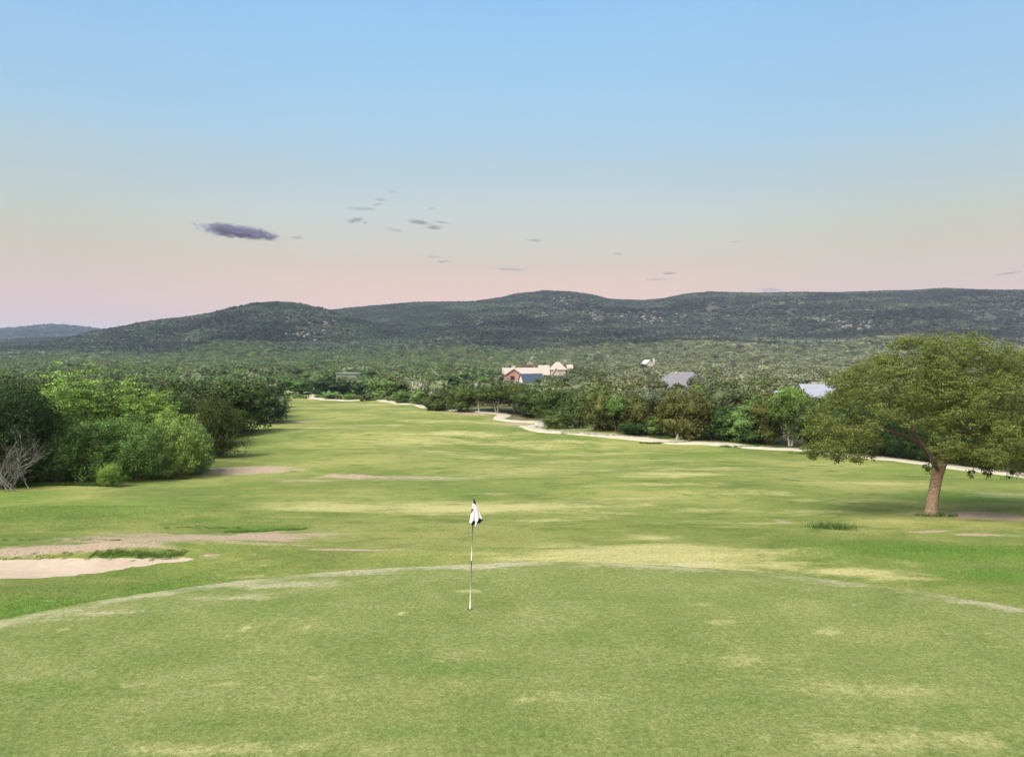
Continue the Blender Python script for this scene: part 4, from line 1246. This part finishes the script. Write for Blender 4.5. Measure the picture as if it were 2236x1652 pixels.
# ------------------------------------------------------------------ the big oak
ox, oy, oz = at(931, 515)
S = oy / 770
e = bpy.data.objects.new('oak_tree', None); C.objects.link(e); e.location = (ox, oy, oz)
tag(e, 'big broad oak standing alone on the turf at the right', 'tree')
def ol(u, v, dy=0.0): return ((u - 931) * S, dy, (515 - v) * S)
LB = [(945, 373, 60, 43, 0.6, 3.4), (1000, 386, 52, 44, 1.0, 3.4), (892, 382, 42, 33, 0.2, 2.8), (853, 410, 33, 34, 0, 2.6), (821, 432, 23, 21, -.5, 1.8), (846, 437, 26, 17, -.2, 2.0), (860, 432, 13, 19, .5, 1.6),
      (938, 427, 38, 33, -2.4, 1.6), (914, 435, 16, 20, -1.8, 1.3), (965, 437, 20, 21, -1.8, 1.4), (1032, 420, 46, 46, .5, 3.2), (1000, 452, 28, 21, -.4, 2.0), (1046, 455, 34, 21, -.2, 2.2), (945, 402, 40, 30, 1.8, 2.6),
      (976, 348, 26, 18, 0, 2), (915, 352, 24, 18, 0, 1.8), (870, 372, 22, 18, -.5, 1.6), (840, 385, 18, 16, -.4, 1.4), (808, 420, 13, 10, -.6, .9), (1080, 425, 30, 36, .5, 2.8), (1015, 362, 24, 16, .2, 1.8),
      (884, 411, 26, 13, -1.2, 1.3), (985, 430, 26, 24, -1.6, 1.4), (955, 447, 24, 13, -1.6, 1.2), (810, 446, 14, 9, -.6, .9), (838, 449, 24, 9, -.5, 1.4), (930, 395, 26, 20, -2.2, 1.4)]
# break each big lobe into several clumps on its surface so that the outline is uneven
r = np.random.default_rng(5)
lob = []
for (u, v, ru, rv, dy, rd) in LB:
    cx, cy, cz = ol(u, v, dy); rx, rz_ = ru * S, rv * S
    lob.append((cx, cy, cz, rx * .72, rd * .72, rz_ * .72, .40))
    for k in range(int(7 + ru / 4)):
        d = r.normal(size=3); d /= np.linalg.norm(d)
        q = (.20 + .16 * r.random()); qq = q * math.sqrt(rx * rz_) * (1 if ru > 25 else 1.2)
        lob.append((cx + d[0] * rx * .82, cy + d[1] * rd * .82, cz + d[2] * rz_ * .82, qq * 1.25, qq * 1.25, qq * .8, 1.0))
cm = crown_mesh('crown', lob, 21000, 12, 0.11, 0.070, 77, M_LEAF, tv=.9, core=0, asp=2.3, droop=0.5, shell=.3, up=.6, bumps=.3)
oc = link('crown', cm, e); oc.color = (0.088, 0.110, 0.024, 1)
mb = MB()
def limb(pts, rad, sides=9, j=.12):
    P3 = [Vector(p) for p in pts]; out = []; rd = []
    n = len(P3)
    for i in range(n - 1):
        for k in range(4):
            t = k / 4
            a, b_, c, d = P3[max(i - 1, 0)], P3[i], P3[i + 1], P3[min(i + 2, n - 1)]
            out.append(.5 * ((2 * b_) + (-a + c) * t + (2 * a - 5 * b_ + 4 * c - d) * t * t + (-a + 3 * b_ - 3 * c + d) * t ** 3)); rd.append(rad[i] * (1 - t) + rad[i + 1] * t)
    out.append(P3[-1]); rd.append(rad[-1])
    mb.tube(out, rd, sides, jit=j)
limb([ol(930.5, 518), ol(931, 514), ol(931.5, 508), ol(933.5, 490), ol(938, 468), ol(942.5, 458)], [.44, .31, .255, .225, .25, .19], 18, j=.16)
limb([ol(936, 476, -.08), ol(938, 468, -.1), ol(945, 456, -.1), ol(950, 446, 0)], [.16, .15, .13, .09], 10)
trunk_b, mb = mb, MB()
limb([ol(937, 472), ol(934, 462, .05), ol(925, 445, .2), ol(905, 420, .3), ol(880, 395, .2)], [.15, .14, .11, .07, .03])
limb([ol(925, 445, .2), ol(895, 432, 0), ol(860, 425, -.2), ol(825, 425, -.4)], [.09, .08, .06, .025])
limb([ol(942, 462), ol(948, 440, .2), ol(955, 410, .4), ol(958, 375, .5)], [.19, .15, .1, .04])
limb([ol(943, 458), ol(960, 440, .3), ol(990, 425, .6), ol(1030, 412, .5)], [.14, .11, .08, .03])
limb([ol(943, 460), ol(965, 455, -.3), ol(995, 450, -.5), ol(1040, 448, -.4)], [.09, .07, .05, .02])
limb([ol(941, 462), ol(940, 445, -1), ol(935, 425, -2)], [.12, .08, .03])
limb([ol(952, 425, .3), ol(970, 395, .6), ol(1000, 370, .7)], [.09, .06, .02])
limb([ol(915, 430, .2), ol(915, 400, .2), ol(912, 370, .2)], [.07, .05, .02])
ot = trunk_b.build('trunk', M_BARK, e, smooth=True)
M_LIMB = simple('dark_limb_bark', (0.10, 0.08, 0.06), (0.05, 0.038, 0.03), 12, 0.95, 0.1)
mb.build('limbs', M_LIMB, e, smooth=True)
M_OAKBARK = simple('oak_bark', (0.33, 0.235, 0.165), (0.10, 0.068, 0.05), 13, 0.95, 0.1, (0.9, 0.04))
ot.data.materials[0] = M_OAKBARK
# twigs hanging below the crown
tw = MB(); rt = random.Random(8)
sprv = []
for (u, v) in [(799, 452), (826, 452), (842, 455), (851, 453), (860, 452), (921, 461), (926, 460), (961, 462), (966, 461), (988, 466), (1000, 467), (875, 450), (815, 450), (1016, 468)]:
    p = Vector(ol(u, v - 6, rt.uniform(-1, .5)))
    q = p + Vector((rt.uniform(-.15, .25), 0, -rt.uniform(.35, .65)))
    tw.tube([p, (p + q) / 2 + Vector((.05, 0, 0)), q], [.015, .012, .006], 5)
    sprv.append((q.x, q.y, q.z + .12, .16, .14, .2))
tw.build('hanging_twigs', M_BARK, e)
hs_ = link('hanging_leaves', crown_mesh('hanging_leaves', sprv, 150, 12, .10, .085, 5, M_LEAF, droop=.9), e); hs_.color = (0.045, 0.055, 0.016, 1)

# ------------------------------------------------------------------ flagstick
fx, fy, fz = at(470, 609)
fz = H1(fx, fy)
k = 1 / 5.008 * .41967 / 770 * fy
e = bpy.data.objects.new('golf_flagstick', None); C.objects.link(e); e.location = (fx, fy, fz)
tag(e, 'golf flagstick with a limp black and white checkered flag in the hole of the green', 'flagstick')
def fp(zx, zy, dy=0.0): return ((zx - 605) * k, dy, (1512 - zy) * k)
M_PW = simple('white_pole_paint', (0.46, 0.45, 0.36), None, 4, 0.4, 0.4); M_PD = simple('dark_pole_paint', (0.06, 0.05, 0.05), None, 4, 0.4, 0.4)
def seg(name, pts, r, m):
    mb = MB(); mb.tube([fp(*p) for p in pts], r, 12); mb.build(name, m, e, smooth=True)
seg('pole', [(605, 1530), (618, 1097)], [.0125, .0115], M_PW)
seg('dark_band', [(618, 1097), (623, 927)], [.009, .009], M_PD)
seg('pole', [(623, 927), (633, 655)], [.0095, .0095], M_PW)
seg('dark_band', [(633, 655), (640, 480), (652, 200)], [.0125, .0115, .010], M_PD)
seg('clamp', [(622.6, 930), (623, 921)], [.02, .02], M_PD)
seg('finial', [(652, 200), (653, 185), (655, 172)], [.012, .012, .004], M_PD)
# the cloth: hangs in folds round the pole
rows, cols = 44, 72
Lz = [(172, 648), (200, 641), (260, 634), (330, 621), (400, 609), (455, 598), (490, 612), (515, 640)]
Rz = [(172, 662), (200, 672), (260, 692), (330, 722), (400, 754), (425, 762), (460, 745), (515, 715)]
vs = []; 
fw, nt, b, o = mat('white_flag_cloth'); b.inputs['Base Color'].default_value = (0.43, 0.43, 0.45, 1); b.inputs['Roughness'].default_value = .9
fb, nt, b, o = mat('black_flag_cloth'); b.inputs['Base Color'].default_value = (0.014, 0.014, 0.018, 1); b.inputs['Roughness'].default_value = .8
def inpoly(px_, py_, poly):
    c = False; j = len(poly) - 1
    for i in range(len(poly)):
        if (poly[i][1] > py_) != (poly[j][1] > py_) and px_ < (poly[j][0] - poly[i][0]) * (py_ - poly[i][1]) / (poly[j][1] - poly[i][1]) + poly[i][0]: c = not c
        j = i
    return c
BLK = [[(640, 165), (668, 165), (680, 205), (677, 242), (655, 228), (641, 212)], [(632, 286), (652, 288), (636, 330), (616, 352), (612, 320)],
       [(646, 427), (676, 443), (664, 492), (630, 500), (618, 480), (632, 452)], [(714, 400), (770, 418), (745, 475), (712, 470), (686, 450), (700, 436)]]
fl_v = []; fl_f = []; fl_m = []
def bottom(q):   # hem height by position across (0 left .. 1 right)
    return float(np.interp(q, [0, .12, .28, .38, .42, .52, .62, .72, .78, .88, 1.0], [458, 482, 492, 484, 470, 512, 518, 505, 478, 462, 432]))
for i in range(rows):
    s = i / (rows - 1)
    for j in range(cols):
        a = 2 * math.pi * j / cols
        q = .5 - .5 * math.cos(a)
        zb = bottom(q) if math.sin(a) < 0 else bottom(q) - 14
        zy = 172 + (zb - 172) * s
        l = np.interp(zy, [p[0] for p in Lz], [p[1] for p in Lz]); rr_ = np.interp(zy, [p[0] for p in Rz], [p[1] for p in Rz])
        xx = l + (rr_ - l) * q
        wd = (rr_ - l) * k
        dy = math.sin(a) * wd * .20 + .10 * wd * math.sin(q * 15 + s * 2.0) * s * (abs(math.sin(a)) ** .5)
        fl_v.append(((xx - 605) * k, dy, (1512 - zy) * k))
for i in range(rows - 1):
    for j in range(cols):
        j2 = (j + 1) % cols
        f_ = (i * cols + j, i * cols + j2, (i + 1) * cols + j2, (i + 1) * cols + j)
        cxx = sum(fl_v[t][0] for t in f_) / 4 / k + 605; czz = 1512 - sum(fl_v[t][2] for t in f_) / 4 / k
        fl_f.append(f_)
        fl_m.append(1 if any(inpoly(cxx, czz, p) for p in BLK) else 0)
fl_f.append(tuple(range(cols))); fl_m.append(1)
me = bpy.data.meshes.new('flag'); me.from_pydata(fl_v, [], fl_f); me.materials.append(fw); me.materials.append(fb); me.polygons.foreach_set('material_index', fl_m)
me.polygons.foreach_set('use_smooth', [True] * len(fl_f)); me.update()
fo = link('flag', me, e)
# hole: the shade inside it is painted as a flat dark disc
mb = MB(); mb.tube([(0, 0, .006), (0, 0, -.1)], [.054, .054], 24, caps=False); mb.poly([(math.cos(t) * .054, math.sin(t) * .054, .010) for t in np.linspace(0, 2 * math.pi, 24, endpoint=False)])
cup = mb.build('hole_cup', M_PD, loc=(fx, fy, fz)); tag(cup, 'dark hole cup round the foot of the flagstick', 'hole')

# ------------------------------------------------------------------ grass: rough blades round the green and weeds
gb, nt, b, o = mat('grass_blade')
a = nt.nodes.new('ShaderNodeAttribute'); a.attribute_name = 'blade'
nt.links.new(a.outputs['Color'], b.inputs['Base Color']); b.inputs['Roughness'].default_value = .7
tr = nt.nodes.new('ShaderNodeBsdfTranslucent'); nt.links.new(a.outputs['Color'], tr.inputs[0])
mx = nt.nodes.new('ShaderNodeMixShader'); mx.inputs[0].default_value = .3
nt.links.new(b.outputs[0], mx.inputs[1]); nt.links.new(tr.outputs[0], mx.inputs[2]); nt.links.new(mx.outputs[0], o.inputs[0])


def blades(name, label, X, Y, h, w, base, seed, kind='stuff', cat='grass', lean=.5, loc=None):
    r = np.random.default_rng(seed); n = len(X)
    Z = H(X, Y) - .01
    a_ = r.random(n) * 6.28; hh = h * (.5 + r.random(n)); l = r.normal(size=(n, 2)) * lean * hh[:, None]
    dx, dy = np.cos(a_) * w / 2, np.sin(a_) * w / 2
    v = np.stack([np.stack([X - dx, Y - dy, Z], 1), np.stack([X + dx, Y + dy, Z], 1), np.stack([X + l[:, 0], Y + l[:, 1], Z + hh], 1)], 1)
    if loc is not None: v = v - np.array(loc)
    c = np.atleast_2d(np.asarray(base)) * (.7 + .6 * r.random((n, 1))) * (1 + .12 * r.normal(size=(n, 3)))
    c = np.concatenate([np.clip(c, .01, 1), np.ones((n, 1))], 1); c = np.repeat(c, 3, 0)
    ob = link(name, np_mesh(name, v.reshape(-1, 3), np.arange(n * 3).reshape(n, 3), [gb], {'blade': ('POINT', 'FLOAT_COLOR', c)}), loc=loc or (0, 0, 0))
    tag(ob, label, cat, kind=kind); return ob


r = np.random.default_rng(99)
n = 720000
X = r.uniform(-24, 24, n); Y = r.uniform(11, 36, n)
rh = np.sqrt(((X - .5) / 13.7) ** 2 + ((Y - 7) / 11.4) ** 2)
ok = (rh > 1.015) & (np.abs(X / Y) < .78)
X, Y = X[ok], Y[ok]
lu = patch(LUSH, X, Y); sd_ = polymask(BUNKER, X, Y); ba = patch(BARE, X, Y, .5, .5); dr = patch(DRY, X, Y); gr = patch(GREY, X, Y)
pr = np.clip(.12 + .9 * lu - 1.2 * ba - .6 * gr - .5 * dr, 0, 1) * (sd_ < .15) * np.clip(1 + 1.2 * fbm(X / .5, Y / .5, 3, 33), 0.1, 1)
ok = r.random(len(X)) < pr
X, Y, lu = X[ok], Y[ok], lu[ok]
base = np.array([0.125, 0.170, 0.040]) * (1 - lu[:, None] * .8) + np.array([0.080, 0.165, 0.024]) * lu[:, None] * .8
blades('rough_grass', 'longer green grass of the rough round the putting green', X, Y, .052, .014, base, 1)


def tuft_field(plist, per, seed):
    xs, ys = [], []
    r = np.random.default_rng(seed)
    for (u, v, ru, n) in plist:
        cx, cy, _ = at(u, v); rx = ru / 770 * cy
        for k in range(n):
            tx, ty = cx + r.uniform(-rx, rx), cy + r.normal() * .14
            m = per
            xs.append(tx + r.normal(size=m) * .05); ys.append(ty + r.normal(size=m) * .05)
    return np.concatenate(xs), np.concatenate(ys)


X, Y = tuft_field([(138, 554.6, 46, 190), (265, 530.5, 40, 130), (20, 557, 60, 30), (60, 540, 60, 20), (205, 527, 40, 30)], 34, 4)
blades('lip_grass', 'ragged green grass tufts along the bunker lip and bare soil', X, Y, .050, .013, (0.082, 0.140, 0.026), 2)
cx, cy, cz = at(831, 528)
X = cx + r.normal(size=900) * .40; Y = cy + r.normal(size=900) * .30
blades('weed_clump', 'clump of tall dark grass left of the big oak', X, Y, .24, .018, (0.070, 0.120, 0.026), 3, kind=None, cat='plant', lean=.45, loc=(cx, cy, cz))
# taller weeds by the far path loop
X, Y = tuft_field([(352, 399, 26, 60), (385, 400, 14, 24), (300, 398, 20, 20)], 20, 6)
blades('weed_patch', 'pale tall weeds in front of the trees at the fairway end', X, Y, .9, .12, (0.115, 0.175, 0.055), 4)
# shaggy verge under the rows
X, Y = tuft_field([(620, 436, 60, 240), (700, 442, 60, 240), (770, 447, 50, 200), (850, 453, 60, 200), (60, 485, 60, 260), (150, 478, 40, 160), (560, 429, 25, 60), (932, 515.5, 26, 12)], 22, 7)
blades('verge_grass', 'shaggy dark green grass along the foot of the tree rows', X, Y, .16, .03, (0.060, 0.115, 0.022), 5)

# ------------------------------------------------------------------ clouds: real volumes far beyond the hills


def cloud_mat(name, c, dens, nscale, half, seed):
    """density: a noise that thins out towards the rim of the cloud's own body"""
    m = bpy.data.materials.new(name); m.use_nodes = True; nt = m.node_tree; nt.nodes.clear()
    o = nt.nodes.new('ShaderNodeOutputMaterial'); v = nt.nodes.new('ShaderNodeVolumePrincipled')
    tc = nt.nodes.new('ShaderNodeTexCoord')
    mp = nt.nodes.new('ShaderNodeMapping'); mp.inputs['Scale'].default_value = (nscale, nscale, nscale * 2.8); mp.inputs['Location'].default_value = (seed, seed * 2, 0)
    nt.links.new(tc.outputs['Object'], mp.inputs[0])
    nz = noise(nt, 1.3, 8, 0.72, mp.outputs[0], 0.9)
    hp = nt.nodes.new('ShaderNodeMapping'); hp.inputs['Scale'].default_value = tuple(1 / h for h in half)
    nt.links.new(tc.outputs['Object'], hp.inputs[0])
    ln = nt.nodes.new('ShaderNodeVectorMath'); ln.operation = 'LENGTH'; nt.links.new(hp.outputs[0], ln.inputs[0])
    rim = mrange(nt, ln.outputs['Value'], 0.0, 1.05, 0.29, -0.19, False)
    nt.links.new(mrange(nt, math_(nt, 'ADD', nz, rim), 0.50, 0.68, 0, dens), v.inputs['Density'])
    m.cycles.volume_step_rate = 0.25
    v.inputs['Color'].default_value = c + (1,)
    nt.links.new(v.outputs[0], o.inputs['Volume'])
    return m


CY = 7500.0
CK = CY / 770


def cloud(label, body, c, dens, nscale, seed):
    """body: centre u, v, half width, half height, tilt in degrees"""
    u0, v0, ru, rv, tilt = body
    cx, cy, cz = dist_pt(u0, v0, CY)
    cv, cf = ICO2
    hx, hz = ru * CK * 1.12, rv * CK * 1.25; hy = hx * .45 + 40
    e = np.sign(cv[:, :1]) * np.abs(cv[:, :1]) ** 1.15
    q = np.concatenate([e, cv[:, 1:]], 1) * (1 + .05 * rng.normal(size=(len(cv), 1))) * np.array([hx, hy, hz])
    ob = link('cloud', np_mesh('cloud', q, cf, [cloud_mat('cloud_' + str(seed), c, dens, nscale, (hx, hy, hz), seed)]), loc=(cx, cy, cz), rot=(0, R(tilt), 0))
    tag(ob, label, 'cloud', 'small evening clouds above the hills')


PUR = (0.20, 0.20, 0.33); GRY = (0.24, 0.25, 0.28)
cloud('large dark purple-blue cloud streak, the biggest in the sky', (238, 231.5, 56, 8.0, 7), PUR, .026, .0075, 1)
cloud('ragged dark tail at the right end of the biggest cloud', (270, 235.5, 15, 3.4, 3), PUR, .016, .016, 2)
cloud('small grey wisp just right of the big dark cloud', (297, 237.2, 11, 2.4, 0), GRY, .010, .02, 3)
cloud('grey slanting cloud left of centre with a pointed top right', (355, 220, 14, 3.4, -12), GRY, .016, .018, 4)
cloud('tiny grey puff below right of the slanting cloud', (365, 222.5, 5, 2.2, 0), GRY, .012, .03, 5)
cloud('long thin grey streak above the slanting cloud', (363, 208.5, 22, 1.6, 1), GRY, .010, .016, 6)
cloud('short grey wisp rising right above the long streak', (377, 204, 10, 1.8, -7), GRY, .010, .02, 7)
cloud('thin grey wisp with a small dark right end near the top of the group', (381, 199.3, 12, 1.6, 4), GRY, .010, .02, 8)
cloud('highest faint wisp of all the small clouds', (393, 191.5, 8, 1.5, 3), GRY, .008, .02, 9)
cloud('long flat grey cloud in mid sky, thick at its right end', (419, 221.8, 18, 2.9, 8), GRY, .016, .016, 10)
cloud('ragged dark puff under the right end of the long flat cloud', (434, 227, 13, 3.2, 2), GRY, .016, .022, 11)
cloud('thin curved wisp trailing right above the ragged puff', (441, 221.8, 14, 1.7, 9), GRY, .009, .02, 12)
cloud('faint grey smear between the slanting and the long flat cloud', (395, 229.5, 19, 2.6, 9), GRY, .0045, .016, 13)
cloud('tiny grey wisp above the long flat cloud', (432, 208, 6, 1.4, 0), GRY, .010, .03, 14)
cloud('small flat grey cloud right of centre', (535, 240, 14, 1.9, 2), GRY, .011, .02, 15)
cloud('upper wisp of a close pair low in the pink sky', (434, 256.8, 10, 1.6, 4), GRY, .010, .02, 16)
cloud('lower wisp of a close pair low in the pink sky', (443, 261.3, 10, 1.8, -4), GRY, .011, .02, 17)
cloud('long faint wisp above the highest ridge', (510, 269, 24, 2.2, 2), GRY, .006, .016, 18)
cloud('small thin grey cloud above the saddle of the ridge', (618, 253.5, 10, 1.5, 0), GRY, .010, .02, 19)
cloud('small purplish cloud low right of the saddle', (669, 273, 13, 2.0, -1), GRY, .013, .02, 20)
cloud('faint purplish wisp under the small purplish cloud', (655, 279, 17, 2.2, 2), GRY, .006, .016, 21)
cloud('lilac cloud sitting low on the ridge at the right', (771, 289.3, 19, 3.0, 0), (0.26, 0.26, 0.42), .008, .014, 22)
cloud('very thin streak high in the right half of the sky', (735, 241.5, 13, 1.1, 0), GRY, .006, .02, 23)
cloud('thin mauve streak at the right edge of the sky', (1008, 273, 20, 1.5, -8), GRY, .009, .016, 24)

# ------------------------------------------------------------------ haze
hzm = bpy.data.materials.new('thin_evening_haze'); hzm.use_nodes = True; nt = hzm.node_tree; nt.nodes.clear()
o = nt.nodes.new('ShaderNodeOutputMaterial'); v = nt.nodes.new('ShaderNodeVolumePrincipled')
v.inputs['Color'].default_value = (0.56, 0.69, 0.92, 1); v.inputs['Density'].default_value = 0.000085
nt.links.new(v.outputs[0], o.inputs['Volume'])
mb = MB(); zmax = max(float(ZH.max()), 20) + 16; zmin = min(float(ZZ.min()), float(ZH.min())) - 1
mb.box(-6500, 6500, -450, 5400, zmin, zmax)
xm = float(np.abs(XX).max()) + 50
hz = mb.build('haze', hzm); tag(hz, 'thin bluish evening haze softening the far hills', 'haze', kind='stuff')
